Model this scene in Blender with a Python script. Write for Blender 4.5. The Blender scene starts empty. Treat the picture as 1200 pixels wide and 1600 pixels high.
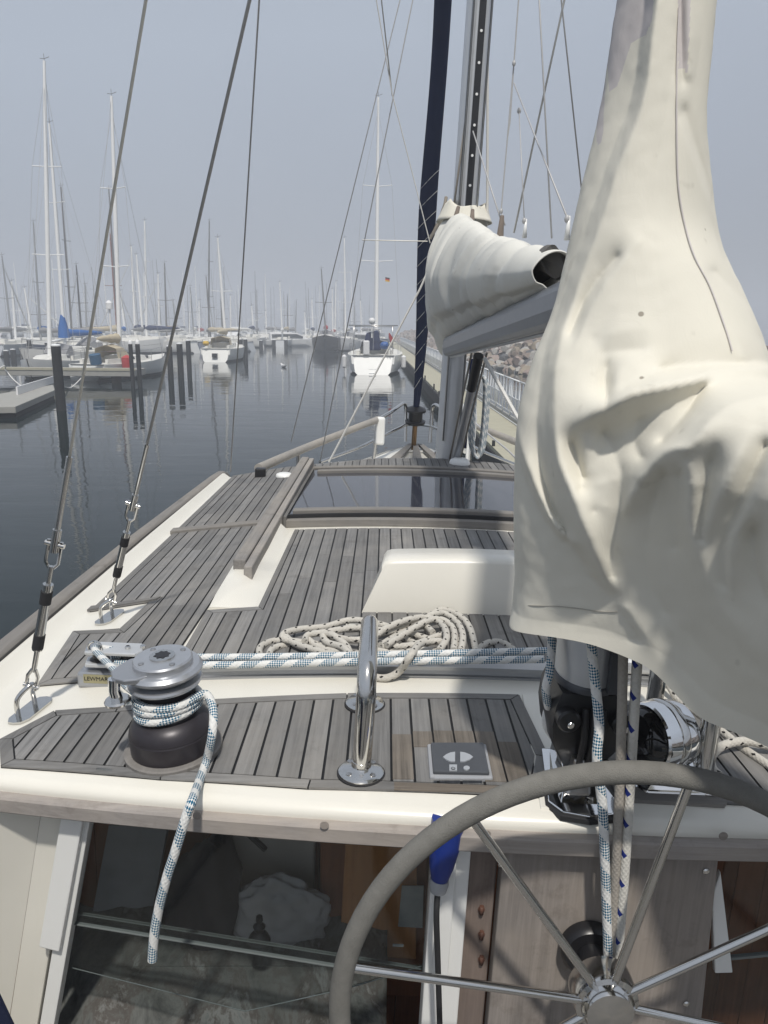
import bpy, bmesh, math, random
from math import radians, sin, cos, pi, sqrt, exp, atan2
from mathutils import Vector, Matrix, noise
random.seed(7)
C = bpy.context.scene
COL = C.collection
# ------------------------------------------------------------------ camera frame
EYE = Vector((0, 0, 3.0))
PITCH, ROLL, HEEL = radians(13.6), radians(0.5), radians(2.0)
_F = Vector((0, cos(PITCH), -sin(PITCH))); _R = Vector((1, 0, 0)); _D = Vector((0, -sin(PITCH), -cos(PITCH)))
_R2 = _R*cos(ROLL) - _D*sin(ROLL); _D2 = _D*cos(ROLL) + _R*sin(ROLL)
BR = Matrix.Rotation(HEEL, 3, 'Y'); BRI = BR.transposed()
YM = Matrix.Translation(EYE) @ BR.to_4x4()          # yacht frame: metres from the helmsman's eye
def wray(px, py): return _F + _R2*((px-600)/1200) + _D2*((py-800)/1200)
def bray(px, py): return BRI @ wray(px, py)
XC = .45
def zd(x): return -.95 - .045*(x-XC)**2             # cambered deck height
def deck(px, py, h=0.0):
    d = bray(px, py); z = -.95
    for _ in range(25):
        q = d*(z/d.z); z = zd(q.x)+h
    return q
def bz(px, py, z): d = bray(px, py); return d*(z/d.z)
def by(px, py, y): d = bray(px, py); return d*(y/d.y)
def bx_(px, py, x): d = bray(px, py); return d*(x/d.x)
def wz(px, py, z): d = wray(px, py); return EYE + d*((z-EYE.z)/d.z)
def wy(px, py, y): d = wray(px, py); return EYE + d*(y/d.y)
def bproj(p):                                        # yacht point -> photo pixel
    w = BR @ Vector(p); f = w.dot(_F)
    return 600+1200*w.dot(_R2)/f, 800+1200*w.dot(_D2)/f
# ------------------------------------------------------------------ mesh builder
class MB:
    def __init__(s): s.v=[]; s.f=[]; s.uv={}; s.tone=[]; s.smooth=[]; s.mi=[]; s.m=0; s.t=.5
    def add(s, vs, fs, smooth=False, uvs=None):
        o=len(s.v); s.v += [tuple(v) for v in vs]
        for i,f in enumerate(fs):
            s.f.append(tuple(o+k for k in f)); s.smooth.append(smooth); s.tone.append(s.t); s.mi.append(s.m)
            if uvs: s.uv[len(s.f)-1]=uvs[i]
        return s
    def box(s, a, b, M=None):
        (x0,y0,z0),(x1,y1,z1)=a,b
        vs=[Vector(p) for p in ((x0,y0,z0),(x1,y0,z0),(x1,y1,z0),(x0,y1,z0),(x0,y0,z1),(x1,y0,z1),(x1,y1,z1),(x0,y1,z1))]
        if M: vs=[M@v for v in vs]
        return s.add(vs,[(0,3,2,1),(4,5,6,7),(0,1,5,4),(1,2,6,5),(2,3,7,6),(3,0,4,7)])
    def prism(s, poly, z0, z1, M=None):              # poly of xy, extruded in z (numbers or functions of x,y)
        n=len(poly); f0=z0 if callable(z0) else (lambda x,y:z0); f1=z1 if callable(z1) else (lambda x,y:z1)
        A=sum(poly[i][0]*poly[(i+1)%n][1]-poly[(i+1)%n][0]*poly[i][1] for i in range(n))
        if A<0: poly=poly[::-1]
        vs=[Vector((x,y,f0(x,y))) for x,y in poly]+[Vector((x,y,f1(x,y))) for x,y in poly]
        if M: vs=[M@v for v in vs]
        return s.add(vs,[tuple(range(n-1,-1,-1)),tuple(range(n,2*n))]+[(i,(i+1)%n,n+(i+1)%n,n+i) for i in range(n)])
    def loft(s, rings, closed=True, caps=True, smooth=True, uvs=None):
        n=len(rings[0]); vs=[p for r in rings for p in r]; fs=[]; uu=[]
        m=n if closed else n-1
        for i in range(len(rings)-1):
            for j in range(m):
                k=(j+1)%n
                fs.append((i*n+j,i*n+k,(i+1)*n+k,(i+1)*n+j))
                if uvs: uu.append(((uvs[i],j/m),(uvs[i],(j+1)/m),(uvs[i+1],(j+1)/m),(uvs[i+1],j/m)))
        s.add(vs,fs,smooth,uu or None)
        if caps and closed:
            o=len(s.v)-len(vs)
            for f in (tuple(o+j for j in range(n-1,-1,-1)), tuple(o+(len(rings)-1)*n+j for j in range(n))):
                s.f.append(f); s.smooth.append(False); s.tone.append(s.t); s.mi.append(s.m)
        return s
    def tube(s, pts, r, seg=10, caps=True, closed=False):
        pts=[Vector(p) for p in pts]; n=len(pts)
        rs=r if isinstance(r,(list,tuple)) else [r]*n
        T=[]
        for i in range(n):
            a=pts[max(0,i-1)]; b=pts[min(n-1,i+1)]
            t=(b-a); T.append(t.normalized() if t.length>1e-9 else Vector((0,0,1)))
        up=Vector((0,0,1)) if abs(T[0].z)<.9 else Vector((0,1,0))
        N=(up-T[0]*up.dot(T[0])).normalized(); rings=[]; us=[]; L=0
        for i in range(n):
            if i:
                L+=(pts[i]-pts[i-1]).length
                N=N-T[i]*N.dot(T[i]); N=N.normalized() if N.length>1e-6 else T[i].orthogonal().normalized()
            B=T[i].cross(N)
            rings.append([pts[i]+(N*cos(2*pi*j/seg)+B*sin(2*pi*j/seg))*rs[i] for j in range(seg)]); us.append(L/(2*max(rs[0],1e-4)))
        return s.loft(rings,True,caps,True,us)
    def lathe(s, prof, M=None, seg=32):              # profile (r,z) bottom to top
        M=M or Matrix()
        rings=[[M@Vector((r*cos(2*pi*j/seg),r*sin(2*pi*j/seg),z)) for j in range(seg)] for r,z in prof]
        return s.loft(rings,True,True,True)
    def sphere(s, c, r, seg=14, sc=(1,1,1), M=None):
        rings=[]
        for i in range(1,seg//2):
            a=pi*i/(seg//2); rings.append([Vector((c[0]+r*sc[0]*sin(a)*cos(2*pi*j/seg),c[1]+r*sc[1]*sin(a)*sin(2*pi*j/seg),c[2]-r*sc[2]*cos(a))) for j in range(seg)])
        if M: rings=[[M@p for p in q] for q in rings]
        return s.loft(rings,True,True,True)
    def build(s, name, mats, parent=None, sharp=40, loc=None, bevel=0, seg=2):
        me=bpy.data.meshes.new(name); me.from_pydata(s.v,[],s.f); 
        if not isinstance(mats,(list,tuple)): mats=[mats]
        for m in mats: me.materials.append(m)
        me.polygons.foreach_set('use_smooth',s.smooth); me.polygons.foreach_set('material_index',s.mi)
        if s.uv:
            l=me.uv_layers.new(name='UVMap')
            for fi,u in s.uv.items():
                p=me.polygons[fi]
                for k,li in enumerate(p.loop_indices): l.data[li].uv=u[k]
        if len(set(s.tone))>1:
            a=me.attributes.new('tone','FLOAT','FACE'); a.data.foreach_set('value',s.tone)
        me.validate(); me.update()
        if any(s.smooth):
            bm=bmesh.new(); bm.from_mesh(me)
            for e in bm.edges:
                if len(e.link_faces)==2 and e.calc_face_angle(0)>radians(sharp): e.smooth=False
            bm.to_mesh(me); bm.free()
        o=bpy.data.objects.new(name,me); COL.objects.link(o)
        if parent: o.parent=parent
        if loc is not None: o.location=loc
        if bevel:
            b=o.modifiers.new('bevel','BEVEL'); b.width=bevel; b.segments=seg; b.limit_method='ANGLE'; b.angle_limit=radians(35); b.harden_normals=False
        return o
def tag(o,label,cat,group=None,kind=None):
    if label: o['label']=label
    if cat: o['category']=cat
    if group: o['group']=group
    if kind: o['kind']=kind
    return o
def empty(name,loc=(0,0,0),rz=0):
    o=bpy.data.objects.new(name,None); COL.objects.link(o); o.location=loc; o.rotation_euler=(0,0,rz); o.empty_display_size=.2; return o
def aboard(o):                                       # a thing lying on the heeled yacht
    o.location=EYE; o.rotation_euler=(0,HEEL,0); return o
def copy_tree(o,parent=None):
    c=o.copy(); COL.objects.link(c); c.parent=parent
    for ch in [x for x in o.children]: copy_tree(ch,c)
    return c
def spline(pts,n=8,closed=False):
    pts=[Vector(p) for p in pts]; out=[]; N=len(pts)
    for i in range(N if closed else N-1):
        g=(lambda k: pts[k%N]) if closed else (lambda k: pts[min(max(k,0),N-1)])
        a,b,c,d=g(i-1),g(i),g(i+1),g(i+2)
        for j in range(n):
            t=j/n; out.append(.5*((2*b)+(c-a)*t+(2*a-5*b+4*c-d)*t*t+(3*b-a-3*c+d)*t**3))
    out.append(pts[0].copy() if closed else pts[-1].copy()); return out
def lerp(a,b,t): return a+(b-a)*t
def interp(keys,x):                                  # keys sorted by first value
    if x<=keys[0][0]: return keys[0][1:]
    for a,b in zip(keys,keys[1:]):
        if x<=b[0]:
            t=(x-a[0])/(b[0]-a[0]); return tuple(lerp(p,q,t) for p,q in zip(a[1:],b[1:]))
    return keys[-1][1:]
# ------------------------------------------------------------------ materials
class NT:
    def __init__(s,name):
        s.mat=bpy.data.materials.new(name); s.mat.use_nodes=True; s.n=s.mat.node_tree.nodes; s.l=s.mat.node_tree.links
        s.p=s.n['Principled BSDF']; s.out=s.n['Material Output']
    def node(s,t,**k):
        x=s.n.new(t)
        for a,b in k.items():
            if a.startswith('i_'): x.inputs[a[2:].replace('_',' ')].default_value=b
            else: setattr(x,a,b)
        return x
    def link(s,a,b): s.l.new(a,b)
    def coord(s,kind='Object',scale=(1,1,1),rot=(0,0,0)):
        t=s.node('ShaderNodeTexCoord'); m=s.node('ShaderNodeMapping'); m.inputs['Scale'].default_value=scale; m.inputs['Rotation'].default_value=rot
        s.link(t.outputs[kind],m.inputs['Vector']); return m.outputs['Vector']
    def noise(s,vec,scale,detail=4,rough=.55,dist=0):
        n=s.node('ShaderNodeTexNoise'); n.inputs['Scale'].default_value=scale; n.inputs['Detail'].default_value=detail; n.inputs['Roughness'].default_value=rough; n.inputs['Distortion'].default_value=dist
        s.link(vec,n.inputs['Vector']); return n.outputs['Fac']
    def ramp(s,fac,stops):
        r=s.node('ShaderNodeValToRGB'); e=r.color_ramp.elements
        while len(e)<len(stops): e.new(.5)
        for el,(p,c) in zip(e,stops): el.position=p; el.color=(c,c,c,1) if isinstance(c,(int,float)) else (*c,1)
        s.link(fac,r.inputs['Fac']); return r.outputs['Color']
    def mix(s,fac,a,b,mode='MIX'):
        m=s.node('ShaderNodeMix',data_type='RGBA',blend_type=mode)
        for v,i in ((fac,0),(a,6),(b,7)):
            if isinstance(v,bpy.types.NodeSocket): s.link(v,m.inputs[i])
            elif i==0: m.inputs[0].default_value=v
            else: m.inputs[i].default_value=(*v,1)
        return m.outputs[2]
    def math(s,op,a,b=None,c=None):
        m=s.node('ShaderNodeMath',operation=op)
        for i,v in enumerate((a,b,c)):
            if v is None: continue
            if isinstance(v,bpy.types.NodeSocket): s.link(v,m.inputs[i])
            else: m.inputs[i].default_value=v
        return m.outputs[0]
    def bump(s,h,strength=.3,dist=.005):
        b=s.node('ShaderNodeBump'); b.inputs['Strength'].default_value=strength; b.inputs['Distance'].default_value=dist
        s.link(h,b.inputs['Height']); s.link(b.outputs['Normal'],s.p.inputs['Normal'])
    def col(s,c):
        if isinstance(c,bpy.types.NodeSocket): s.link(c,s.p.inputs['Base Color'])
        else: s.p.inputs['Base Color'].default_value=(*c,1)
    def set(s,**k):
        for a,b in k.items():
            i=s.p.inputs[a.replace('_',' ')]
            if isinstance(b,bpy.types.NodeSocket): s.link(b,i)
            else: i.default_value=b
        return s.mat
def paint(name,c,rough=.4,var=.12,scale=6,metal=0,bump=0,spec=.5,bscale=60):
    m=NT(name); v=m.coord(); f=m.noise(v,scale,5)
    m.col(m.mix(f,tuple(x*(1-var) for x in c),tuple(min(1,x*(1+var)) for x in c)))
    g=m.noise(v,scale*3.1,4)
    m.set(Roughness=m.math('MULTIPLY_ADD',g,.25*rough,rough*.87),Metallic=metal,Specular_IOR_Level=spec)
    if bump: m.bump(m.noise(v,bscale,4),bump,.003)
    return m.mat
def teak(name,axis='y',c=(.208,.205,.202),dark=.58):
    m=NT(name); st=(1,.03,1) if axis=='y' else ((.03,1,1) if axis=='x' else (1,1,.04))
    g=m.noise(m.coord(scale=st),95,6,.65); g2=m.noise(m.coord(scale=tuple(x**.5 for x in st)),22,4)
    bl=m.noise(m.coord(),3.2,6,.65)
    base=m.mix(m.ramp(g,[(.3,0),(.72,1)]),tuple(x*dark for x in c),tuple(x*1.12 for x in c))
    base=m.mix(m.math('MULTIPLY',m.ramp(g2,[(.45,0),(.75,1)]),.5),base,tuple(x*.75 for x in c))
    base=m.mix(m.math('MULTIPLY',m.ramp(bl,[(.42,0),(.66,1)]),.5),base,(c[0]*1.3,c[1]*1.24,c[2]*1.14))
    st_=m.noise(m.coord(),9,5,.7); base=m.mix(m.math('MULTIPLY',m.ramp(st_,[(.58,0),(.70,1)]),.45),base,(c[0]*.5,c[1]*.47,c[2]*.44))
    a=m.node('ShaderNodeAttribute',attribute_name='tone'); t=m.math('MULTIPLY_ADD',a.outputs['Fac'],.34,.83)
    cc=m.node('ShaderNodeCombineColor'); 
    for i in range(3): m.link(t,cc.inputs[i])
    m.col(m.mix(1.0,base,cc.outputs[0],'MULTIPLY')); m.bump(g,.35,.002)
    return m.set(Roughness=.75,Specular_IOR_Level=.3)
def rope_mat(name,base,fleck,kind):
    m=NT(name); uv=m.node('ShaderNodeUVMap'); s=m.node('ShaderNodeSeparateXYZ'); m.link(uv.outputs[0],s.inputs[0])
    u,v=s.outputs[0],s.outputs[1]
    p=m.math('FRACT',m.math('ADD',m.math('MULTIPLY',u,1.6),m.math('MULTIPLY',v,6)))
    q=m.math('FRACT',m.math('SUBTRACT',m.math('MULTIPLY',u,1.6),m.math('MULTIPLY',v,6)))
    h=m.math('MULTIPLY',m.math('SINE',m.math('MULTIPLY',p,pi)),m.math('SINE',m.math('MULTIPLY',q,pi)))
    n=m.noise(m.coord(),120,3)
    b=m.mix(n,tuple(x*.82 for x in base),tuple(min(1,x*1.1) for x in base))
    if kind=='check':
        chk=m.math('GREATER_THAN',m.math('MULTIPLY',m.math('SUBTRACT',p,.5),m.math('SUBTRACT',q,.5)),0.0)
        band=m.math('LESS_THAN',m.math('FRACT',m.math('ADD',m.math('MULTIPLY',u,.28),m.math('MULTIPLY',v,1))),.6)
        k=m.math('MULTIPLY',chk,band)
    elif kind=='fleck':
        k=m.math('MULTIPLY',m.math('LESS_THAN',m.math('FRACT',m.math('ADD',m.math('MULTIPLY',u,.42),m.math('MULTIPLY',v,2))),.22),
                 m.math('LESS_THAN',m.math('FRACT',m.math('SUBTRACT',m.math('MULTIPLY',u,.42),m.math('MULTIPLY',v,2))),.3))
    elif kind=='tick':
        k=m.math('MULTIPLY',m.math('LESS_THAN',m.math('FRACT',m.math('ADD',m.math('MULTIPLY',u,.30),m.math('MULTIPLY',v,1))),.22),
                 m.math('GREATER_THAN',m.math('FRACT',m.math('SUBTRACT',m.math('MULTIPLY',u,.30),m.math('MULTIPLY',v,1))),.5))
    else: k=0.0
    m.col(m.mix(k,b,fleck)); m.bump(h,.5,.0015)
    return m.set(Roughness=.85,Specular_IOR_Level=.25)
def glass_mat(name,tint=(1,1,1),ior=1.45,rough=0.02,dens=1.0):
    m=NT(name); m.n.remove(m.p)
    t=m.node('ShaderNodeBsdfTransparent'); t.inputs[0].default_value=(*[x*dens for x in tint],1)
    g=m.node('ShaderNodeBsdfGlossy'); g.inputs['Roughness'].default_value=rough
    lw=m.node('ShaderNodeLayerWeight'); lw.inputs['Blend'].default_value=.5
    f=m.math('MULTIPLY_ADD',m.math('POWER',lw.outputs['Facing'],5),.9,m.math('MULTIPLY_ADD',m.noise(m.coord(),7,5),.05,.014))
    mx=m.node('ShaderNodeMixShader'); m.link(f,mx.inputs[0]); m.link(t.outputs[0],mx.inputs[1]); m.link(g.outputs[0],mx.inputs[2])
    m.link(mx.outputs[0],m.out.inputs[0]); return m.mat
M={}
M['gel']=paint('cream_gelcoat',(.73,.705,.635),.3,.07,4,0,.05,.5,25)
M['white']=paint('white_gelcoat',(.80,.80,.78),.3,.05,5)
M['hull']=paint('white_hull',(.75,.75,.73),.3,.06,1)
M['teak']=teak('weathered_teak','y'); M['teakx']=teak('weathered_teak_athwart','x'); M['teakz']=teak('weathered_teak_upright','z',(.34,.305,.28),.66)
M['teakbrown']=teak('oiled_teak_patch','y',(.185,.163,.14),.42)
M['railwood']=teak('rail_teak','y',(.265,.25,.235),.78); M['railwoodx']=teak('rail_teak_athwart','x',(.25,.238,.225),.78); M['palewood']=teak('pale_rail_teak','y',(.38,.36,.335),.85); M['trimwood']=teak('trim_teak','x',(.40,.365,.34),.80)
M['caulk']=paint('black_caulk',(.006,.006,.0065),.6,.2,40)
M['steel']=paint('polished_steel',(.62,.61,.59),.12,.08,30,1.0)
M['brush']=paint('brushed_steel',(.5,.49,.48),.3,.12,40,1.0)
M['chrome']=paint('chrome',(.8,.8,.8),.05,.03,20,1.0)
M['alu']=paint('anodised_aluminium',(.42,.43,.45),.38,.1,12,.75)
M['alul']=paint('light_aluminium',(.62,.63,.64),.42,.08,12,.55)
M['black']=paint('black_plastic',(.012,.012,.014),.35,.2,20)
M['rubber']=paint('black_rubber',(.018,.018,.02),.7,.2,20)
M['winch']=paint('dark_winch_alloy',(.034,.030,.035),.38,.12,60,.3,.05)
M['wtop']=paint('satin_alloy',(.50,.51,.53),.3,.08,30,.75)
M['grey']=paint('grey_plastic',(.34,.35,.37),.42,.06,20)
M['dgrey']=paint('dark_grey_plastic',(.07,.075,.085),.4,.12,30)
M['key']=paint('grey_key',(.36,.38,.41),.5,.06,30)
M['navy']=paint('navy_canvas',(.010,.014,.035),.85,.25,9,0,.3,.2,300)
M['acryl']=paint('smoked_acrylic',(.045,.047,.058),.05,.1,3,0,0,.6)
M['rope_blue']=rope_mat('blue_white_braid',(.72,.72,.70),(.008,.11,.20),'check')
M['rope_fleck']=rope_mat('beige_fleck_braid',(.54,.515,.465),(.02,.018,.018),'fleck')
M['rope_tick']=rope_mat('blue_tick_braid',(.62,.60,.55),(.015,.03,.19),'tick')
M['rope_grey']=rope_mat('grey_braid',(.36,.33,.29),(.3,.3,.3),'none')
M['rope_white']=rope_mat('white_braid',(.7,.69,.66),(.3,.3,.3),'none')
M['wire']=paint('rigging_wire',(.47,.465,.46),.5,.15,60,.15)
M['wirelight']=paint('sunlit_rigging_wire',(.85,.82,.75),.5,.1,60,0)  # paler copy of the wire, its sunlit look put into the colour
M['suede']=paint('grey_suede',(.185,.18,.165),.95,.22,38,0,.6,.15,420)
M['mahog']=teak('mahogany','z',(.24,.095,.045),.6)
M['glass']=glass_mat('clear_glass',(.84,.86,.86),1.32)
M['glassedge']=paint('glass_edge',(.16,.18,.18),.25,.1)
M['navysail']=paint('navy_sail_cover',(.011,.018,.05),.8,.3,3,0,.4,.2,30)
# ------------------------------------------------------------------ own yacht
O=Vector((XC,4.0,-3.0))
yacht=empty('sailing_yacht'); yacht.matrix_world=YM@Matrix.Translation(O)
tag(yacht,'cream ketch seen from its cockpit, weathered teak deck, winch and grey steering wheel','sailing yacht')
def part(mb,name,mat,parent=None,**k):
    o=mb.build(name,mat,parent or yacht,**k)
    if parent is None: o.location=-O
    return o
def tone_fix(o,v):
    a=o.data.attributes.get('tone') or o.data.attributes.new('tone','FLOAT','FACE'); a.data.foreach_set('value',[v]*len(o.data.polygons))
def inset(poly,m):
    n=len(poly); out=[]
    A=sum(poly[i][0]*poly[(i+1)%n][1]-poly[(i+1)%n][0]*poly[i][1] for i in range(n)); s=1 if A>0 else -1
    ms=m if isinstance(m,(list,tuple)) else [m]*n
    for i in range(n):
        a,b,c=Vector(poly[i-1]),Vector(poly[i]),Vector(poly[(i+1)%n])
        d1=(b-a).normalized(); d2=(c-b).normalized()
        n1=Vector((-d1.y,d1.x))*s; n2=Vector((-d2.y,d2.x))*s
        p1=a+n1*ms[i-1]; p2=b+n2*ms[i]
        cr=d1.x*d2.y-d1.y*d2.x
        if abs(cr)<1e-4: out.append(tuple(b+n1*ms[i])); continue
        t=((p2.x-p1.x)*d2.y-(p2.y-p1.y)*d2.x)/cr; out.append(tuple(p1+d1*t))
    return out
def clip(poly,ax,val,keep_ge):
    out=[]; n=len(poly)
    for i in range(n):
        a,b=poly[i],poly[(i+1)%n]; ia=(a[ax]>=val)==keep_ge; ib=(b[ax]>=val)==keep_ge
        if ia: out.append(a)
        if ia!=ib:
            t=(val-a[ax])/(b[ax]-a[ax]); out.append(tuple(lerp(a[k],b[k],t) for k in (0,1)))
    return out
def area(p): return abs(sum(p[i][0]*p[(i+1)%len(p)][1]-p[(i+1)%len(p)][0]*p[i][1] for i in range(len(p))))/2 if len(p)>2 else 0
def strips(poly,w,gap,phase,z0,z1,mb,rnd=True,ends=None,bands=()):
    if bands:
        bs=[-99]+list(bands)+[99]
        for a,b in zip(bs,bs[1:]):
            q=clip(clip(poly,1,a,True),1,b,False)
            if area(q)>1e-5: strips(q,w,gap,phase,z0,z1,mb,rnd,ends)
        return
    x0=min(p[0] for p in poly); x1=max(p[0] for p in poly); k=math.floor((x0-phase)/w)
    while phase+k*w<x1:
        a=phase+k*w+gap/2; b=phase+(k+1)*w-gap/2
        q=clip(clip(poly,0,a,True),0,b,False)
        if area(q)>2e-5:
            # butt joints along the plank
            ys=sorted(p[1] for p in q); cuts=[]
            if ends and ys[-1]-ys[0]>ends:
                random.seed(int((k+500)*13)); c=ys[0]+random.uniform(.4,1)*ends
                while c<ys[-1]-.25: cuts.append(c); c+=ends*random.uniform(.7,1.2)
            segs=[]; r=q
            for c in cuts: segs.append(clip(r,1,c-.0015,False)); r=clip(r,1,c+.0015,True)
            segs.append(r)
            for sgm in segs:
                if area(sgm)<2e-5: continue
                mb.t=random.Random(k*31+int(sgm[0][0]*0)+len(segs)*7+segs.index(sgm)).random() if rnd else .5
                mb.prism(sgm,z0,z1)
        k+=1
def teak_panel(name,outline,margin,w=.05,gap=.0062,phase=0.0,ends=1.1,margins=True,mat='teak',bands=()):
    zf=lambda h:(lambda x,y: zd(x)+h)
    cb=MB(); strips(outline,.06,0,0,zf(.0005),zf(.003),cb,False,None,bands); base=part(cb,name,M['caulk'])
    inner=inset(outline,margin); ms=margin if isinstance(margin,(list,tuple)) else [margin]*len(outline)
    pl=MB(); strips(inset(inner,.004),w,gap,phase,zf(.001),zf(.0065),pl,True,ends,bands)
    part(pl,'planking',M[mat],base)
    n=len(outline)
    if margins:
        n=len(outline)
        for i in range(n):
            j=(i+1)%n
            if ms[i]<.001: continue
            a,b,c,d=[Vector(p) for p in (outline[i],outline[j],inner[j],inner[i])]
            dirv=(b-a).normalized(); along_x=abs(dirv.x)>.6
            g=.0018; t=MB(); t.t=random.random()
            a+=dirv*g;d+=dirv*g;b-=dirv*g;c-=dirv*g
            ns=max(1,int(abs(b.x-a.x)/.08))
            rings=[[Vector((p.x,p.y,zd(p.x)+h)) for p,h in ((lerp(a,b,k/ns),.001),(lerp(d,c,k/ns),.001),(lerp(d,c,k/ns),.0068),(lerp(a,b,k/ns),.0068))] for k in range(ns+1)]
            t.loft(rings,True,True,False); o=part(t,'margin_board',M['teakx'] if along_x else M['teak'],base)
            tone_fix(o,random.random())
    return base
mir=lambda p:[(2*XC-x,y) for x,y in p]
def ya(x): return 1.365+.17*((x-XC)/1.27)**2        # aft edge of the deckhouse roof
def yf(x): return 5.72-.27*(x-XC)**2                # forward edge
# deck shell: cambered slab
XS=[XC-1.60+3.2*i/40 for i in range(41)]
mb=MB(); rings=[]
for x in XS:
    a,f=ya(x),yf(x); z=zd(x)
    sec=[(x,a+.012,z-.066),(x,a-.004,z-.05),(x,a-.010,z-.022),(x,a-.004,z-.008),(x,a+.016,z)]
    sec+=[(x,lerp(a+.016,f-.03,k/14),z) for k in range(1,14)]
    sec+=[(x,f-.03,z),(x,f-.008,z-.008),(x,f,z-.03),(x,f,z-.10),(x,a+.06,z-.09),(x,a+.06,z-.075)]
    rings.append([Vector(p) for p in sec])
mb.loft(rings,True,True,True); part(mb,'deck',M['gel'],sharp=50)
# hull below, lofted
st=[(-2.6,1.35,-1.75),(-1,1.52,-1.7),(1,1.6,-1.5),(3,1.62,-1.42),(5,1.55,-1.4),(6.5,1.28,-1.42),(8,.82,-1.45),(9.2,.36,-1.46),(9.75,.10,-1.47)]
mb=MB(); rings=[]
for y,w,z in st:
    top=zd(XC-w)-.02 if 1.6<y<5.3 else z
    r=[(-w,top),(-w*1.0,lerp(top,-3,.5)),(-w*.93,-2.9),(-w*.7,-3.3),(0,-3.5)]
    r=r+[(-a,b) for a,b in r[-2::-1]]
    rings.append([Vector((XC+a,y,b)) for a,b in r])
mb.loft(rings,False,False,True)
mb.add([r[0] for r in rings[-1:]] ,[]); part(mb,'hull',M['hull'],sharp=60)
# foredeck
mb=MB(); fp=[]
for y,w in ((5.1,1.5),(6.5,1.25),(8,.79),(9.2,.34),(9.72,.10)): fp.append((XC-w,y))
fp+= mir(fp)[::-1]
mb.prism(fp,-1.52,-1.47); part(mb,'foredeck',M['gel'])
# ---- teak panels
PA=[(-.905,1.70),(-.825,1.835),(-.657,1.838),(-.416,1.856),(-.061,1.878),(.40,1.888),(.417,1.585),(.372,1.428),(-.123,1.448),(-.45,1.493),(-.84,1.575)]
teak_panel('aft_deck_panel',PA,[.028]*len(PA),phase=.005)
teak_panel('aft_deck_panel',mir(PA),[.028]*len(PA),phase=.02)
SD=[(-.945,2.0),(-1.005,2.41),(-.845,2.395),(-.82,2.655),(-1.02,2.60),(-1.006,3.66),(-1.0,5.16),(-.64,5.38),(-.545,5.36),(-.58,3.0),(-.592,2.10),(-.60,2.015)]
for P in (SD,mir(SD)):
    teak_panel('side_deck_panel',P,[.03,.03,.03,.03,.03,.03,.0,.0,.0,.0,.0,.03],w=.052,phase=.003,bands=(2.41,2.595))
CP=[(-.575,2.08),(-.583,2.53),(-.405,2.545),(-.398,3.60),(XC,3.62)]; CP=CP+mir(CP[:-1])[::-1]
teak_panel('coachroof_panel',CP,[.026,.03,.02,0,0,0,.02,.03,.026,0],w=.052,phase=.012)
FP=[(-.46,5.28),(-.49,5.42),(0,5.64),(XC,5.69)]; FP=FP+mir(FP[:-1])[::-1]
teak_panel('forward_deck_panel',FP,[0]*7,w=.052,phase=.012,margins=False)
# restored brown patches beside the keypad
mb=MB()
for k,(x0,x1,y0,y1) in enumerate(((.0572,.1028,1.478,1.665),(.1072,.1528,1.61,1.68),(.1572,.2028,1.61,1.685),(.2072,.2528,1.61,1.685),(.2572,.3028,1.475,1.685),(.3072,.3528,1.475,1.64))):
    mb.t=random.random(); mb.prism([(x0,y0),(x1,y0),(x1,y1),(x0,y1)],lambda x,y:zd(x)+.005,lambda x,y:zd(x)+.0078)
part(mb,'deck_patch',M['teakbrown'])
mb=MB(); mb.t=.3
mb.prism([(.06,1.4395),(.30,1.432),(.30,1.458),(.06,1.4655)],lambda x,y:zd(x)+.005,lambda x,y:zd(x)+.0082); part(mb,'deck_patch',teak('oiled_teak_athwart','x',(.24,.205,.17),.45))
# cross board on the side deck
q=[deck(272,834),deck(398,831),deck(403,825),deck(278,827)]
mb=MB(); q=[(-1.02,3.655),(-.56,3.715),(-.56,3.775),(-1.02,3.715)]
mb.prism(q,lambda x,y:zd(x),lambda x,y:zd(x)+.022); part(mb,'cross_batten',M['railwoodx'],bevel=.005)
mb=MB(); mb.prism(mir(q),lambda x,y:zd(x),lambda x,y:zd(x)+.022); part(mb,'cross_batten',M['railwoodx'],bevel=.005)
# wooden edge around the chainplate recess
for s in (1,-1):
    f=(lambda p:p) if s==1 else mir
    mb=MB(); mb.prism(f([(-1.03,2.60),(-.80,2.665),(-.79,2.69),(-1.03,2.64)]),lambda x,y:zd(x)+.004,lambda x,y:zd(x)+.012); part(mb,'edge_board',M['teakx'])
# toerails
for s in (1,-1):
    X=lambda x:x if s==1 else 2*XC-x
    mb=MB(); rings=[]
    for y,x,h in ((-.5,-1.06,.07),(1.0,-1.13,.07),(2.2,-1.145,.07),(3.5,-1.14,.065),(5.0,-1.10,.06),(5.22,-1.09,.055),(5.34,-1.085,.015)):
        z=zd(-1.1)-.03
        pr=[(-.03,z),(-.03,z+h),(-.022,z+h+.012),(.022,z+h+.012),(.03,z+h),(.03,z)]
        rings.append([Vector((X(x+a),y,b)) for a,b in pr])
    mb.loft(rings,True,True,False); part(mb,'toerail',M['railwood'],bevel=.006)
    # low white moulding inboard of the rail
    mb=MB(); rings=[]
    for y,x in ((1.72,-1.09),(3.6,-1.075),(5.15,-1.05)):
        z=zd(-1.05)
        rings.append([Vector((X(x+a),y,z+b)) for a,b in ((-.02,-.02),(-.02,.028),(-.005,.03),(.03,.006),(.055,.0),(.055,-.02))])
    mb.loft(rings,True,True,True); part(mb,'waterway',M['gel'])
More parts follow.
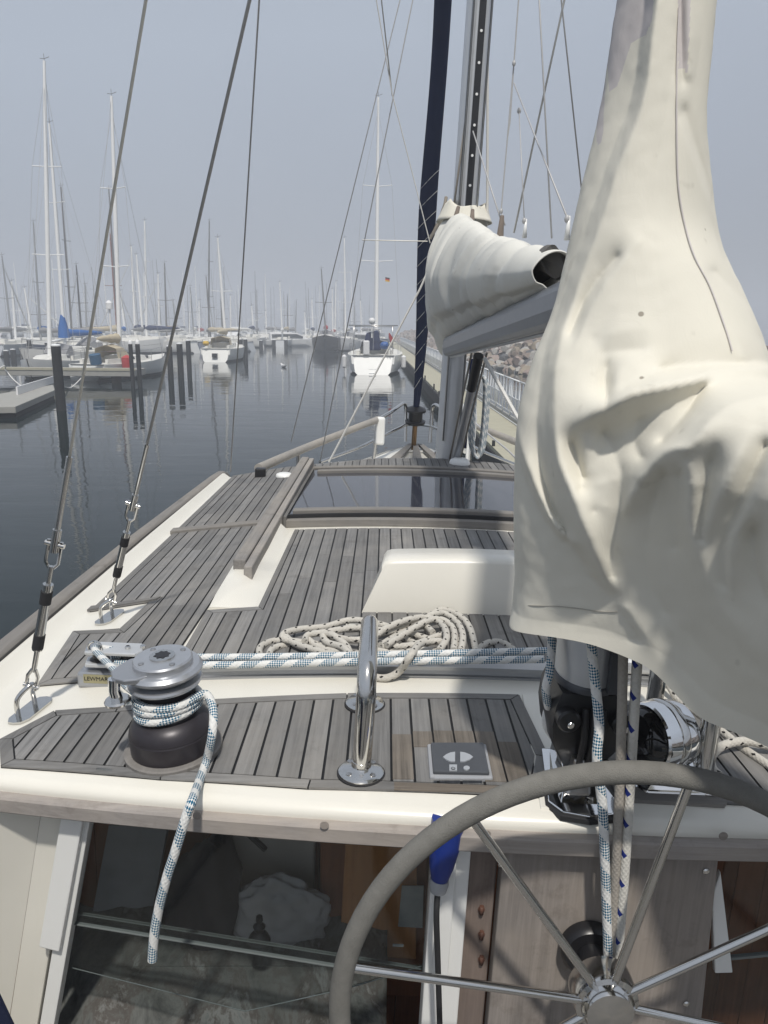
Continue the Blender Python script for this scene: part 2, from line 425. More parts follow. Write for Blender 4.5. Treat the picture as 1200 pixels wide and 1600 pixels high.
# white moulding ridge between side deck and coachroof
for s in (1,-1):
    X=lambda x:x if s==1 else 2*XC-x
    mb=MB(); rings=[]
    for y,a,b,h in ((2.55,-.585,-.40,.004),(2.63,-.58,-.40,.03),(2.95,-.575,-.40,.05),(3.6,-.555,-.40,.05)):
        z=zd(-.5)
        rings.append([Vector((X(p),y,z+q)) for p,q in ((a,-.01),(a+.006,h*.7),(a+.03,h),(a+.08,h),(b-.03,.008),(b,.003),(b,-.01))])
    mb.loft(rings,True,True,True); part(mb,'coachroof_moulding',M['gel'],sharp=50)
# skylight runner beams
for s in (1,-1):
    X=lambda x:x if s==1 else 2*XC-x
    mb=MB(); z=zd(-.5)
    for y0,y1,a,b,h0,h1 in ((2.86,5.28,-.555,-.505,.045,.085),(2.80,5.28,-.503,-.47,.045,.078)):
        poly=[(X(a+.0),y0),(X(b),y0),(X(b+.012),y1),(X(a+.012),y1)]
        mb.t=random.random(); mb.prism(poly,z+h0-.05,z+h1)
    part(mb,'skylight_runner',M['railwood'],bevel=.006)
# white low hatch box
mb=MB(); P=[(.035,3.26),(-.04,2.47),(.94,2.47),(.865,3.26)]
I=inset(P,.02)
bl_=deck(563,988); tn=by(597,877,2.50); tf=by(600.5,858,2.67)
xs=(bl_.x,tn.x,tf.x); yb=2.475
rings=[]
for k in range(15):
    u=[0,.012,.03,.06][k] if k<4 else (1-[0,.012,.03,.06][14-k] if k>10 else lerp(.06,.94,(k-3)/8)); e=min(k,14-k); dz=[.02,.006,.001,0][e] if e<4 else 0
    X_=lambda a: lerp(a,2*XC-a,u)
    c_=lambda a: .02*(1-((X_(a)-XC)/.46)**2)
    rings.append([Vector((X_(xs[0]),yb,zd(X_(xs[0]))-.004)),Vector((X_(xs[0]),yb+.001,zd(X_(xs[0]))+.008)),Vector((X_(xs[1]),tn.y-.004,tn.z-.014-dz+c_(xs[1]))),Vector((X_(xs[1]),tn.y+.003,tn.z-.004-dz+c_(xs[1]))),Vector((X_(xs[1]),tn.y+.014,tn.z-dz+c_(xs[1]))),Vector((X_(xs[2]),tf.y-.012,tf.z-dz+c_(xs[2]))),Vector((X_(xs[2]),tf.y,tf.z-.012-dz+c_(xs[2]))),Vector((X_(xs[2]),tf.y+.03,zd(.4)-.01))])
mb.loft(rings,True,True,True)
hb=part(mb,'hatch_box',M['gel'],sharp=55)
mb=MB()
for px,py in ((846,984),(700,973)):
    p=by(px,py,2.473); mb.lathe([(.006,0),(.006,.004),(.004,.006)],Matrix.Translation(p)@Matrix.Rotation(radians(90),4,'X'),10)
mb.build('screw_head',M['steel'],hb)
# skylight
zs=-.955
mb=MB(); A=[(-.452,3.66),(1.352,3.66),(1.352,5.24),(-.452,5.24)]
def zsk(h): return lambda x,y: zd(x)+h
sk=MB()
def xbar(mb,y0,y1,x0,x1,h0,h1,n=18,hb=None):
    hb=h1 if hb is None else hb
    for k in range(n):
        a=lerp(x0,x1,k/n); b=lerp(x0,x1,(k+1)/n)
    rings=[[Vector((x,y0,zd(x)+h0)),Vector((x,y0,zd(x)+h1)),Vector((x,y1,zd(x)+hb)),Vector((x,y1,zd(x)+h0))] for x in [lerp(x0,x1,k/n) for k in range(n+1)]]
    mb.loft(rings,True,True,False)
xbar(sk,3.655,3.70,-.45,1.35,.0,.038)
skl=part(sk,'skylight',M['railwoodx'],bevel=.004)
mb=MB(); xbar(mb,5.19,5.25,-.47,1.37,.0,.024); mb.build('end_bar',M['railwoodx'],skl,bevel=.004)
mb=MB(); xbar(mb,3.702,5.188,-.44,1.34,.0,.05,18,.014); mb.build('pane',M['acryl'],skl,sharp=60)
for y0,y1,x0,x1,ha,hb_ in ((3.73,3.785,-.425,1.325,.045,.072),(4.98,5.03,-.41,1.31,.012,.040)):
    mb=MB(); xbar(mb,y0,y1,x0,x1,ha,hb_); mb.build('glazing_bar',M['railwoodx'],skl,bevel=.006)
mb=MB(); xbar(mb,3.70,3.715,-.445,1.345,.036,.056); mb.build('seal',M['rubber'],skl)
for x in (-.462,1.347):
    mb=MB(); mb.prism([(x,3.66),(x+.015,3.66),(x+.015,5.2),(x,5.2)],zd(x),lambda X_,Y_:zd(x)+lerp(.058,.022,(Y_-3.66)/1.54)); mb.build('side_bar',M['teak'],skl)
# vents and small fittings on deck
def dome(px,py,r,h,name,mat,label=None):
    p=deck(px,py); mb=MB(); mb.lathe([(r,-.003),(r*1.0,h*.35),(r*.9,h*.7),(r*.6,h*.95),(.002,h)],Matrix.Translation(p),24); return part(mb,name,mat)
dome(445,745,.06,.028,'deck_vent',M['white']); dome(718,726,.075,.05,'deck_vent',M['white'])
p=deck(407,746); mb=MB(); mb.box((p.x-.035,p.y-.03,p.z-.01),(p.x+.035,p.y+.03,p.z+.065)); part(mb,'deck_socket',M['black'],bevel=.01)
# ---- aft rim wooden trim
mb=MB(); rings=[]
for k in range(33):
    x=lerp(XC-1.42,XC+1.42,k/32); a=ya(x); z=zd(x)
    rings.append([Vector((x,a+p,z+q)) for p,q in ((.0,-.070),(-.026,-.069),(-.031,-.064),(-.031,-.034),(-.027,-.029),(.0,-.028))])
mb.loft(rings,True,True,True)
trim=part(mb,'roof_trim',M['trimwood'],sharp=30)
for px,py in ((308,1274),(507,1289),(760,1303),(1130,1306)):
    q=by(px,py,1.34); a=ya(q.x)-.0345; q=by(px,py,a)
    mb=MB(); mb.lathe([(.009,0),(.009,.0015),(.0085,.002)],Matrix.Translation(q)@Matrix.Rotation(radians(90),4,'X'),16); mb.build('wood_plug',teak('plug','x',(.34,.305,.28),.75),trim)
# ---- grab rail (stainless hoop) 
def grab_rail(x,lean=0):
    mb=MB(); z=zd(x); y0,y1=1.50,1.815
    top=z+.255; R=.075; pts=[(x,y0,z)]
    pts+=[(x+lean*.5,y0+.0,z+.1),(x+lean,y0,top-R)]
    for k in range(1,9): a=pi/2*k/9; pts.append((x+lean,y0+R-R*cos(a),top-R+R*sin(a)))
    for k in range(0,9): a=pi/2*k/8; pts.append((x+lean,y1-R+R*sin(a),top-R+R*cos(a)))
    pts.append((x,y1,z)); mb.tube(pts,.0212,20)
    g=part(mb,'grab_rail',M['steel'])
    for y in (y0,y1):
        b=MB(); Mx=Matrix.Translation((x,y,z+.004)); b.lathe([(.053,0),(.053,.005)],Mx,32); b.build('gasket',M['rubber'],g)
        b=MB(); Mx=Matrix.Translation((x,y,z+.009)); b.lathe([(.05,0),(.05,.004),(.044,.009),(.03,.012),(.022,.018),(.0215,.03),(.0195,.032)],Mx,32); fl=b.build('foot_plate',M['steel'],g)
        for k in range(4):
            a=pi/4+k*pi/2; b=MB(); b.lathe([(.0065,0),(.0065,.002),(.003,.003)],Matrix.Translation((x+.036*cos(a),y+.036*sin(a),z+.0185)),10); b.build('screw_head',M['brush'],g)
    return g
grab_rail(-.012,.004); grab_rail(.735)
# ---- keypad (bow thruster control)
kc=deck(717,1196); 
def kp(px,py,h): return deck(px,py,h)
KP=[deck(*p)[:2] for p in ((667,1170),(759,1170),(770,1224),(671,1222))]
mb=MB(); mb.prism(KP,zsk(.0),zsk(.014)); kpd=part(mb,'thruster_keypad',M['grey'],bevel=.004)
IP=inset(KP,.0075); mb=MB(); mb.prism(IP,zsk(.012),zsk(.022)); mb.build('keypad_face',M['dgrey'],kpd,bevel=.003)
def key(pts,name='key'):
    mb=MB(); mb.prism([deck(*p,.022)[:2] for p in pts],zsk(.0215),zsk(.0245)); mb.build(name,M['key'],kpd)
def half(cx,cy,sx,s): return [(cx,cy-8)]+[(cx+s*sx*sin(pi*k/8)**.8 if 0<k<8 else cx, cy-8+16*k/8) for k in range(1,9)]
key([(711,1176),(711,1191),(704,1191),(697,1188),(692,1184),(697,1180),(704,1177)]); key([(719,1176),(719,1191),(726,1191),(734,1188),(739,1184),(734,1180),(726,1177)])
key([(702,1196),(714,1196),(714,1205),(702,1205)],'power_key')
key([(729+5*cos(a),1201+3.2*sin(a)) for a in [2*pi*k/14 for k in range(14)]])
mb=MB(); c=deck(708,1200.5,.0255)
ring=[(c.x+.0042*cos(a),c.y+.0042*sin(a),c.z) for a in [radians(130+k*28) for k in range(11)]]
mb.tube(ring,.0009,6); mb.tube([(c.x,c.y+.001,c.z),(c.x,c.y+.006,c.z)],.0009,6); mb.build('power_symbol',M['dgrey'],kpd)
mb=MB(); mb.prism([deck(*p,.023)[:2] for p in ((679,1213),(755,1213),(756,1217),(679,1216.5))],zsk(.0215),zsk(.0235)); mb.build('keypad_edge',M['grey'],kpd)
# ---- winch on the port quarter
def winch(c,tilt,pp=True):
    Mx=Matrix.Translation(c)@tilt
    mb=MB(); mb.lathe([(.094,.0),(.096,.004),(.096,.045),(.095,.047),(.0945,.0485),(.095,.05),(.093,.058),(.086,.072),(.074,.082),(.062,.088),(.058,.10),(.0565,.125),(.058,.15),(.062,.158),(.066,.16)],Mx,56)
    w=part(mb,'winch',M['winch'],sharp=25)
    mb=MB(); mb.lathe([(.112,-.012),(.112,.0),(.108,.002)],Mx,40); mb.build('winch_pad',M['railwood'],w)
    mb=MB(); mb.lathe([(.066,.1605),(.079,.163),(.083,.169),(.081,.174),(.062,.177)],Mx,48)
    mb.lathe([(.062,.1775),(.082,.1905),(.0865,.195),(.0865,.200),(.080,.208),(.070,.210)],Mx,48); mb.build('self_tailer',M['wtop'],w,sharp=25)
    mb=MB(); mb.lathe([(.062,.1765),(.062,.179)],Mx,32); mb.build('tailer_groove',M['black'],w)
    mb=MB(); mb.lathe([(.066,.2101),(.066,.222),(.063,.226),(.030,.2275)],Mx,48); cap=mb.build('winch_cap',M['wtop'],w,sharp=25)
    mb=MB(); mb.lathe([(.0285,.2276),(.0285,.231),(.024,.232),(.021,.2315)],Mx,32); mb.build('socket_ring',M['steel'],w)
    mb=MB()
    star=[((.019 if k%2 else .0145)*cos(2*pi*k/16),(.019 if k%2 else .0145)*sin(2*pi*k/16)) for k in range(16)]
    mb.prism(star,.231,.2325,Mx); mb.build('handle_socket',M['black'],w)
    for k in range(4):
        a=radians(40+90*k); mb=MB(); mb.lathe([(.0065,0),(.0065,.0012),(.0045,.0022)],Mx@Matrix.Translation((.05*cos(a),.05*sin(a),.2268)),12); mb.build('cap_bolt',M['brush'],w)
    # feeder arm
    mb=MB(); P=[]
    for a,r in ((150,.066),(165,.085),(185,.098),(200,.112),(216,.113),(232,.102),(245,.085),(255,.066)):
        P.append((r*cos(radians(a)),r*sin(radians(a))))
    P+=[(.060*cos(radians(a)),.060*sin(radians(a))) for a in (255,230,200,170,150)]
    mb.prism(P,.2005,.2135,Mx); arm=mb.build('feeder_arm',M['alu'],w,bevel=.003)
    mb=MB(); a=radians(212); pts=[(.108*cos(a),.108*sin(a),.206),(.112*cos(a),.112*sin(a),.18),(.108*cos(a),.108*sin(a),.15)]
    mb.tube([Mx@Vector(p) for p in pts],[.014,.013,.013],14); mb.build('feeder_post',M['chrome'],w)
    mb=MB(); mb.lathe([(.012,.146),(.028,.148),(.029,.153),(.026,.157),(.012,.158)],Mx@Matrix.Translation((.108*cos(a),.108*sin(a),0)),24); mb.build('feeder_lip',M['steel'],w)
    return Mx
WM=winch(Vector((-.452,1.612,zd(-.452)+.018)),Matrix.Rotation(radians(-4.5),4,'Y')@Matrix.Rotation(radians(3),4,'X'))
# cap lettering (raised, unreadable worn maker's mark left as a row of dashes in the photo)
# ---- traveller track
mb=MB(); rings=[]
for k in range(41):
    x=lerp(-.80,1.70,k/40); z=zd(x)
    rings.append([Vector((x,2.02+a,z+b)) for a,b in ((-.034,0),(-.034,.006),(-.026,.008),(-.024,.02),(-.03,.022),(-.03,.032),(.03,.032),(.03,.022),(.024,.02),(.026,.008),(.034,.006),(.034,0))])
mb.loft(rings,True,True,False); trk=part(mb,'traveller_track',M['alu'])
mb=MB()
for x in (-.80,1.60):
    z=zd(x); b=MB(); b.box((x-.02,1.972,z),(x+.12,2.07,z+.045)); e=b.build('track_end',M['alu'],trk,bevel=.008)
z=zd(-.74); b=MB(); b.box((-.80,1.9705,z+.010),(-.70,1.9719,z+.036)); b.build('name_plate',paint('brass_plate',(.36,.33,.20),.4,.15,30,.4),trk)
def text(s,size,Mx,mat,name,parent,ext=.0004):
    cu=bpy.data.curves.new(name,'FONT'); cu.body=s; cu.size=size; cu.extrude=ext; cu.align_x='CENTER'; cu.align_y='CENTER'
    o=bpy.data.objects.new(name,cu); COL.objects.link(o); dg=bpy.context.evaluated_depsgraph_get(); me=bpy.data.meshes.new_from_object(o.evaluated_get(dg)); bpy.data.objects.remove(o)
    me.transform(Mx); me.materials.append(mat); q=bpy.data.objects.new(name,me); COL.objects.link(q); q.parent=parent; return q
text('LEWMAR',.0165,Matrix.Translation((-.765,1.9700,z+.023))@Matrix.Rotation(radians(90),4,'X'),M['black'],'lettering',trk)
# sheave blocks at the port end
b=MB(); P=[(-.80,1.985),(-.66,1.985),(-.645,2.01),(-.66,2.06),(-.79,2.06),(-.81,2.03)]
z=zd(-.74)+.045; b.prism(P,z+.004,z+.016); b.prism(P,z+.042,z+.052); blk=b.build('sheave_block',M['alul'],trk,bevel=.003)
b=MB(); b.lathe([(.028,0),(.02,.006),(.02,.018),(.028,.024)],Matrix.Translation((-.69,2.02,z+.017)),24); b.build('sheave',M['black'],trk)
b=MB(); b.lathe([(.028,0),(.02,.006),(.02,.018),(.028,.024)],Matrix.Translation((-.77,2.02,z+.017)),24); b.build('sheave',M['black'],trk)
for x,y in ((-.69,2.02),(-.77,2.02),(-.65,2.03)):
    b=MB(); b.lathe([(.008,0),(.008,.006),(.005,.008)],Matrix.Translation((x,y,z+.052)),12); b.build('block_pin',M['steel'],trk)
b=MB(); c=Vector((-.775,2.0,z+.06)); b.tube([c+Vector((.018*cos(a),0,.018*sin(a))) for a in [2*pi*k/16 for k in range(17)]],.0035,8); b.build('fairlead_ring',M['steel'],trk)
# traveller car beside the mizzen mast
b=MB(); b.box((.56,1.975,zd(.6)+.033),(.80,2.065,zd(.6)+.085)); car=b.build('traveller_car',M['alul'],trk,bevel=.02,seg=4)
b=MB(); b.box((.805,1.972,zd(.8)+.03),(.835,2.068,zd(.8)+.088)); b.build('car_bumper',M['key'],trk,bevel=.008)
for x in (.58,.62):
    b=MB(); b.lathe([(.026,0),(.019,.006),(.019,.014),(.026,.02)],Matrix.Translation((x,2.03,zd(.6)+.085))@Matrix.Rotation(radians(90),4,'X'),20); b.build('sheave',M['black'],trk)
# ---- chainplates, turnbuckles, shrouds
def rod(mb,a,b,r0,r1=None,seg=12): mb.tube([a,b],[r0,r0 if r1 is None else r1],seg)
def shroud(base,pt,y,r,mat,buckle=1.0,ext=2.0):
    """base on deck, passing through pixel pt at depth y"""
    top=by(*pt,y); d=(top-base); L=d.length; u=d.normalized(); end=base+u*L*ext
    s=buckle
    mb=MB(); P=[(-.06,-.03),(.06,-.03),(.085,-.018),(.09,0),(.085,.018),(.06,.03),(-.06,.03),(-.085,.018),(-.09,0),(-.085,-.018)]
    ang=radians(80); mb.prism([(base.x+.01+s*(.8*a*cos(ang)-b*sin(ang)),base.y+s*(.8*a*sin(ang)+b*cos(ang))) for a,b in P],zsk(.001),zsk(.007)); cp=part(mb,'chainplate',M['steel'])
    mb=MB(); e=.022*s
    pts=[base+Vector((-e*.4,-.03*s,.004)),base+Vector((-e*.4,-.028*s,.05*s)),base+u*.085*s,base+Vector((e*.4,.02*s,.05*s)),base+Vector((e*.4,.03*s,.004))]
    mb.tube(spline(pts,6),.0065*s,10); mb.build('eye_bolt',M['steel'],cp)
    mb=MB()
    def seg(a,b,r,r2=None): rod(mb,base+u*a*s,base+u*b*s,r*s,(r2 if r2 else r)*s)
    side=u.cross(Vector((0,1,0))).normalized()
    for k in (-1,1):
        mb.tube([base+u*.07*s+side*k*.012*s,base+u*.11*s+side*k*.013*s,base+u*.13*s+side*k*.004*s],.005*s,8)
    rod(mb,base+u*.08*s-side*.02*s,base+u*.08*s+side*.02*s,.006*s)
    seg(.125,.19,.0065); seg(.19,.20,.013); seg(.20,.37,.0125); seg(.37,.38,.013); seg(.38,.43,.0062)
    for k in (-1,1): mb.tube([base+u*.425*s+side*k*.005*s,base+u*.44*s+side*k*.016*s,base+u*.50*s+side*k*.016*s],.0045*s,8)
    rod(mb,base+u*.49*s-side*.024*s,base+u*.49*s+side*.024*s,.0065*s)
    seg(.47,.53,.011); seg(.53,.72,.0075)
    tb=mb.build('turnbuckle',M['steel'],cp)
    for a,b in ((.195,.235),(.325,.36)):
        mb=MB(); rod(mb,base+u*a*s,base+u*b*s,.0145*s); mb.build('tape_wrap',M['rubber'],cp)
    mb=MB(); rod(mb,base+u*.715*s,end,r,None,8); w=mb.build('shroud_wire',mat,cp); return base,end
shroud(deck(42,1112),(228,0),1.74,.0036,M['wirelight'],1.0,3.2)
shroud(deck(167,966),(390,0),2.05,.0046,M['wire'],.98,2.2)
def line(name,pts,r,mat,seg=6):
    mb=MB(); mb.tube(pts,r,seg); return part(mb,name,mat)
def ext(a,b,k): return a+(b-a)*k
a=by(360,737,5.15); b=by(405,0,3.2); line('shroud',[a,ext(a,b,1.5)],.004,M['wire'])
a=by(500,722,5.75); b=by(645,0,5.65); line('shroud',[a,ext(a,b,1.9)],.0042,M['wire'])
a=by(455,690,6.0); b=by(625,0,5.9); line('shroud',[a,ext(a,b,1.9)],.004,M['wire'])
a=by(588,0,5.5); b=by(613,148,5.6); c=by(672,380,5.7); line('flag_halyard',[ext(b,a,2.5),b,c],.004,M['rope_white'])
a=by(596,0,5.4); line('flag_halyard',[ext(b+Vector((0,.03,0)),a,2.5),b+Vector((0,.03,0))],.004,M['rope_white'])
line('spinnaker_line',[by(668,425,5.6),by(657,450,5.6),by(514,722,5.7)],.008,M['rope_white'])
# ---- mizzen mast, heel fitting
mb=MB(); base=Vector((.452,1.50,-.695)); topm=Vector((.50,1.46,6.0))
rings=[]
for p,wx,wy_ in ((base,.062,.082),(Vector((.452,1.50,-.45)),.062,.082),(Vector((.455,1.53,-.38)),.048,.05),(Vector((.50,1.56,6.0)),.045,.048)):
    rings.append([p+Vector((wx*cos(a),wy_*sin(a),0)) for a in [2*pi*k/40 for k in range(40)]])
mb.loft(rings,True,True,True); mz=part(mb,'mizzen_mast',M['alul'],sharp=60)
mb=MB(); mb.box((.475,1.405,-.695),(.505,1.425,-.46)); mb.build('mast_groove',M['dgrey'],mz)
mb=MB(); mb.lathe([(.066,0),(.0665,.012),(.064,.016)],Matrix.Translation((.452,1.50,-.706))@Matrix.Diagonal((1,1.28,1,1)),40); mb.build('mast_collar',M['dgrey'],mz)
mb=MB()   # black cast heel
rings=[]
for z,w,d in ((-.706,.070,.086),(-.735,.082,.090),(-.78,.086,.090),(-.825,.078,.084),(-.86,.058,.068),(-.885,.042,.055)):
    rings.append([Vector((.452+w*max(-.9,min(.9,1.25*cos(a))),1.50+d*max(-.9,min(.9,1.2*sin(a))),z)) for a in [2*pi*k/32 for k in range(32)]])
mb.loft(rings,True,True,True); heel=part(mb,'mast_heel',M['black'],sharp=35)
for x,z in ((.402,-.755),(.512,-.76)):
    b=MB(); b.lathe([(.024,0),(.024,.03),(.02,.034)],Matrix.Translation((x,1.43,z))@Matrix.Rotation(radians(90),4,'X'),24); b.build('sheave_cheek',M['black'],heel)
    b=MB(); b.lathe([(.007,0),(.007,.014),(.005,.016)],Matrix.Translation((x,1.398,z))@Matrix.Rotation(radians(90),4,'X'),14); b.build('pin',M['steel'],heel)
for x in (.435,.47,.452):
    b=MB(); b.tube([(x,1.408,-.73),(x,1.396,-.79),(x,1.415,-.868)],.007,8); b.build('rib',M['black'],heel)
b=MB(); b.tube([(.484,1.395,-.835),(.487,1.392,-.855),(.483,1.394,-.868)],.006,8); b.build('shackle',M['steel'],heel)
# chrome tabernacle foot
b=MB(); rings=[]
for y,w,z in ((1.60,.03,-.87),(1.52,.04,-.885),(1.46,.045,-.90),(1.42,.055,-.925),(1.395,.064,-.94),(1.375,.066,-.944)):
    rings.append([Vector((.45-w,y,zd(.45))),Vector((.45-w*.72,y,z)),Vector((.45+w*.72,y,z)),Vector((.45+w,y,zd(.45)))])
b.loft(rings,True,True,False); ft=part(b,'tabernacle',M['chrome'],bevel=.008,seg=3)
b=MB(); b.prism([(.372,1.40),(.395,1.362),(.452,1.35),(.51,1.362),(.53,1.40),(.50,1.62),(.40,1.62)],zsk(-.004),zsk(.006)); b.build('foot_gasket',M['rubber'],ft)
b=MB(); b.prism([(.378,1.405),(.40,1.37),(.452,1.357),(.505,1.37),(.523,1.405),(.495,1.61),(.405,1.61)],zsk(.006),zsk(.012)); b.build('foot_flange',M['chrome'],ft,bevel=.002)
b=MB(); b.box((.425,1.41,-.905),(.475,1.50,-.845)); b.build('hinge_cheek',M['brush'],ft,bevel=.006)
# white plinth under it
b=MB(); b.prism([(.36,1.39),(.54,1.39),(.50,1.90),(.41,1.90)],zsk(-.01),zsk(.004)); part(b,'mast_plinth',M['gel'],bevel=.003)
# mizzen boom (inside its cover)
mb=MB(); mb.tube([(.485,1.43,-.27),(1.38,-.12,-.25)],.05,20); part(mb,'mizzen_boom',M['alu'])
# ---- compass in its chrome housing
cc=Vector((.645,1.53,-.848)); AX=(Vector((-1,-.40,.03))).normalized()
Q=AX.to_track_quat('Z','Y').to_matrix().to_4x4(); Mx=Matrix.Translation(cc)@Q@Matrix.Scale(1.06,4)
b=MB(); b.lathe([(.052,-.05),(.066,-.042),(.071,-.025),(.072,.02),(.070,.036),(.066,.04),(.063,.036)],Mx,48); cmp_=part(b,'compass',M['chrome'],sharp=30)
b=MB(); b.lathe([(.064,.03),(.060,.05),(.048,.066),(.028,.076),(.002,.08)],Mx,40); b.build('compass_glass',paint('dark_glass',(.008,.008,.01),.04,.1,3,0,0,.7),cmp_)
b=MB(); b.lathe([(.073,-.012),(.0745,-.008),(.0745,.004),(.073,.008)],Mx,48); b.build('compass_ring',M['steel'],cmp_)
b=MB(); rings=[]
for z,w,l in ((zd(.65)+.001,.085,.06),(zd(.65)+.014,.083,.058),(zd(.65)+.03,.06,.04),(-.90,.05,.034)):
    rings.append([Vector((.665+w*a,1.51+l*c,z)) for a,c in ((-1,-.6),(-.8,-1),(.8,-1),(1,-.6),(1,.6),(.8,1),(-.8,1),(-1,.6))])
b.loft(rings,True,True,False); b.build('compass_foot',M['chrome'],cmp_,bevel=.004)
b=MB(); b.prism([(.545,1.425),(.755,1.425),(.775,1.45),(.775,1.60),(.545,1.60),(.53,1.56),(.53,1.45)],zsk(.001),zsk(.0095)); b.build('wooden_pad',M['railwoodx'],cmp_)
# dark instrument cover farther starboard
b=MB(); P=[deck(*p)[:2] for p in ((1065,1075),(1082,1068),(1150,1128),(1155,1147),(1120,1150),(1072,1105))]
b.prism(P,zsk(0),zsk(.05)); part(b,'instrument_cover',paint('slate_plastic',(.05,.065,.07),.5,.1),bevel=.012)
# ---- main mast, boom, vang
mp=lambda px,py: by(px,py,5.8)
b=MB(); m0=by(697,720,5.8); m0.z=-1.5; m1=mp(750,0); ax=(m1-m0).normalized(); mtop=m0+ax*14
rings=[]
for p in (m0,mtop): rings.append([p+Vector((.088*cos(a),.125*sin(a),0)) for a in [2*pi*k/36 for k in range(36)]])
b.loft(rings,True,True,True); mm=part(b,'main_mast',M['alul'],sharp=60)
def onmast(py,dx=0,dy=-.13):
    d=bray(720,py); t=(5.8+dy)/d.y; z=d.z*t; return m0+ax*((z-m0.z)/ax.z)+Vector((dx,dy,0))
b=MB(); p0=onmast(355,.01,-.128); p1=p0+ax*7
b.add([p0+Vector((-.022,0,0)),p0+Vector((.022,0,0)),p1+Vector((.022,0,0)),p1+Vector((-.022,0,0)),p0+Vector((-.022,-.02,0)),p0+Vector((.022,-.02,0)),p1+Vector((.022,-.02,0)),p1+Vector((-.022,-.02,0))],[(0,1,2,3),(7,6,5,4),(0,4,5,1),(1,5,6,2),(2,6,7,3),(3,7,4,0)])
tk=b.build('sail_track',M['black'],mm)
for k in range(36):
    p=p0+ax*(.08+.19*k); b=MB(); b.lathe([(.009,0),(.009,.006)],Matrix.Translation(p+Vector((0,-.02,0)))@Matrix.Rotation(radians(90),4,'X'),10); b.build('track_screw',M['white'],mm)
for dx in (-.05,.07):
    b=MB(); q0=onmast(690,dx,-.13); rod(b,q0,q0+ax*12,.008,None,8); b.build('mast_rib',M['alu'],mm)
b=MB(); q0=onmast(330,.155,-.05); q1=by(762,0,5.75); b.tube([onmast(640,.14,-.05),q0,ext(q0,q1,2)],.009,8); b.build('halyard',M['rope_white'],mm)
b=MB(); q0=onmast(700,.115,-.15); q1=onmast(560,.115,-.15); b.tube([q0,q1],.012,8); b.build('halyard',paint('blue_rope',(.02,.03,.12),.8),mm)
b=MB(); q0=onmast(365,-.10,-.10); q1=by(738,110,5.7); b.tube([q0,q1],.007,8); b.build('halyard',M['rope_grey'],mm)
# rope hank hanging on the mast
b=MB(); c=onmast(640,.19,-.2)
for k in range(7):
    w=.03+.012*(k%3); b.tube(spline([c+Vector((-w,.02*k-.06,.22)),c+Vector((w,.02*k-.06,.18)),c+Vector((w*1.1,.02*k-.06,-.25)),c+Vector((0,.02*k-.06,-.34)),c+Vector((-w,.02*k-.06,-.2))],5,True),.008,7)
b.build('halyard_hank',M['rope_blue'],mm)
# boom
B0=by(704,541,5.66); B1=by(852,488,2.78); BD=(B1-B0).normalized(); B2=B0+BD*(3.6)
side=BD.cross(Vector((0,0,1))).normalized(); upv=side.cross(BD).normalized()
b=MB(); rings=[]
prof=[(-.035,-.072),(.035,-.072),(.05,-.055),(.058,-.02),(.058,.03),(.05,.055),(.03,.068),(-.03,.068),(-.05,.055),(-.058,.03),(-.058,-.02),(-.05,-.055)]
for p in (B0,B2): rings.append([p+side*x+upv*z for x,z in prof])
b.loft(rings,True,True,False); bm_=part(b,'main_boom',paint('dark_boom_alloy',(.21,.22,.24),.32,.1,12,.45),bevel=.012,seg=3)
b=MB(); b.tube([B0+side*-.0+upv*-.075+BD*.02,B2+upv*-.075],.008,8); b.build('boom_rib',M['alul'],bm_)
b=MB(); b.tube([B0+side*-.058+upv*.034,B2+side*-.058+upv*.034],.006,8); b.build('boom_rib',M['dgrey'],bm_)
b=MB(); c=B0+BD*2.85; b.box((-.015,-.03,-.045),(.015,.03,.045),Matrix.Translation(c-side*-.0)@Matrix.Translation(side*-.0)); b.build('boom_clamp',M['navy'],bm_)
b=MB(); b.tube([B0-BD*.12,B0],.05,12); b.build('gooseneck',M['brush'],bm_)
v0=by(748,556,4.9); v1=by(714,712,5.55); vd=v1-v0
b=MB(); b.tube([v0,v0+vd*.3],.032,14); vg=part(b,'boom_vang',M['black'])
b=MB(); b.tube([v0+vd*.27,v1+vd*.25],.028,14); b.build('vang_tube',M['alu'],vg)
for dx in (-.045,.05):
    b=MB(); b.tube([v0+Vector((dx,0,.02)),v1+Vector((dx*.8,.1,0))+vd*.2],.007,8); b.build('vang_line',M['rope_grey'],vg)
line('preventer',[by(757,560,4.5),by(806,648,4.2),by(830,690,4.1)],.012,M['rope_white'])
# ---- forestay, furled genoa
gr=lambda t:.035+.058*min(1,t/2.2)+.010*sin(t*1.3)
f0=by(650,640,9.3); f1=by(691,0,8.35); fd=(f1-f0).normalized()
b=MB(); pts=[]; rs=[]
for k in range(60):
    t=k/59*11; pts.append(f0+fd*t+Vector((.012*sin(t*2.1),.01*cos(t*1.7),0)))
    rs.append((.035+.058*min(1,t/2.2)+.010*sin(t*1.3)) if t<9 else .1*(11-t)/2+.02)
b.tube(pts,rs,20); fs=part(b,'furled_genoa',M['navysail'],sharp=60)
b=MB()
for k in range(12):
    t0=.35+k*.2; ring=[]
    for j in range(13):
        a=2*pi*j/12; ring.append(f0+fd*(t0+.10*cos(a))+Vector((.012*sin(t0*2.1)+(gr(t0)+.003)*cos(a),.01*cos(t0*1.7)+(gr(t0)+.003)*sin(a),0)))
    b.tube(ring,.0026,6)
b.build('lashing',M['rope_white'],fs)
b=MB(); c=by(684,345,8.85); 
for k in range(4): b.tube([c+Vector((-.08+.03*k,-.10,-.20+.05*k)),c+Vector((.0+.02*k,-.12,-.05+.07*k)),c+Vector((.07,-.10,.08+.05*k))],.018,7)
b.build('clew_lashing',paint('knotted_webbing',(.34,.30,.25),.9,.3,14),fs)
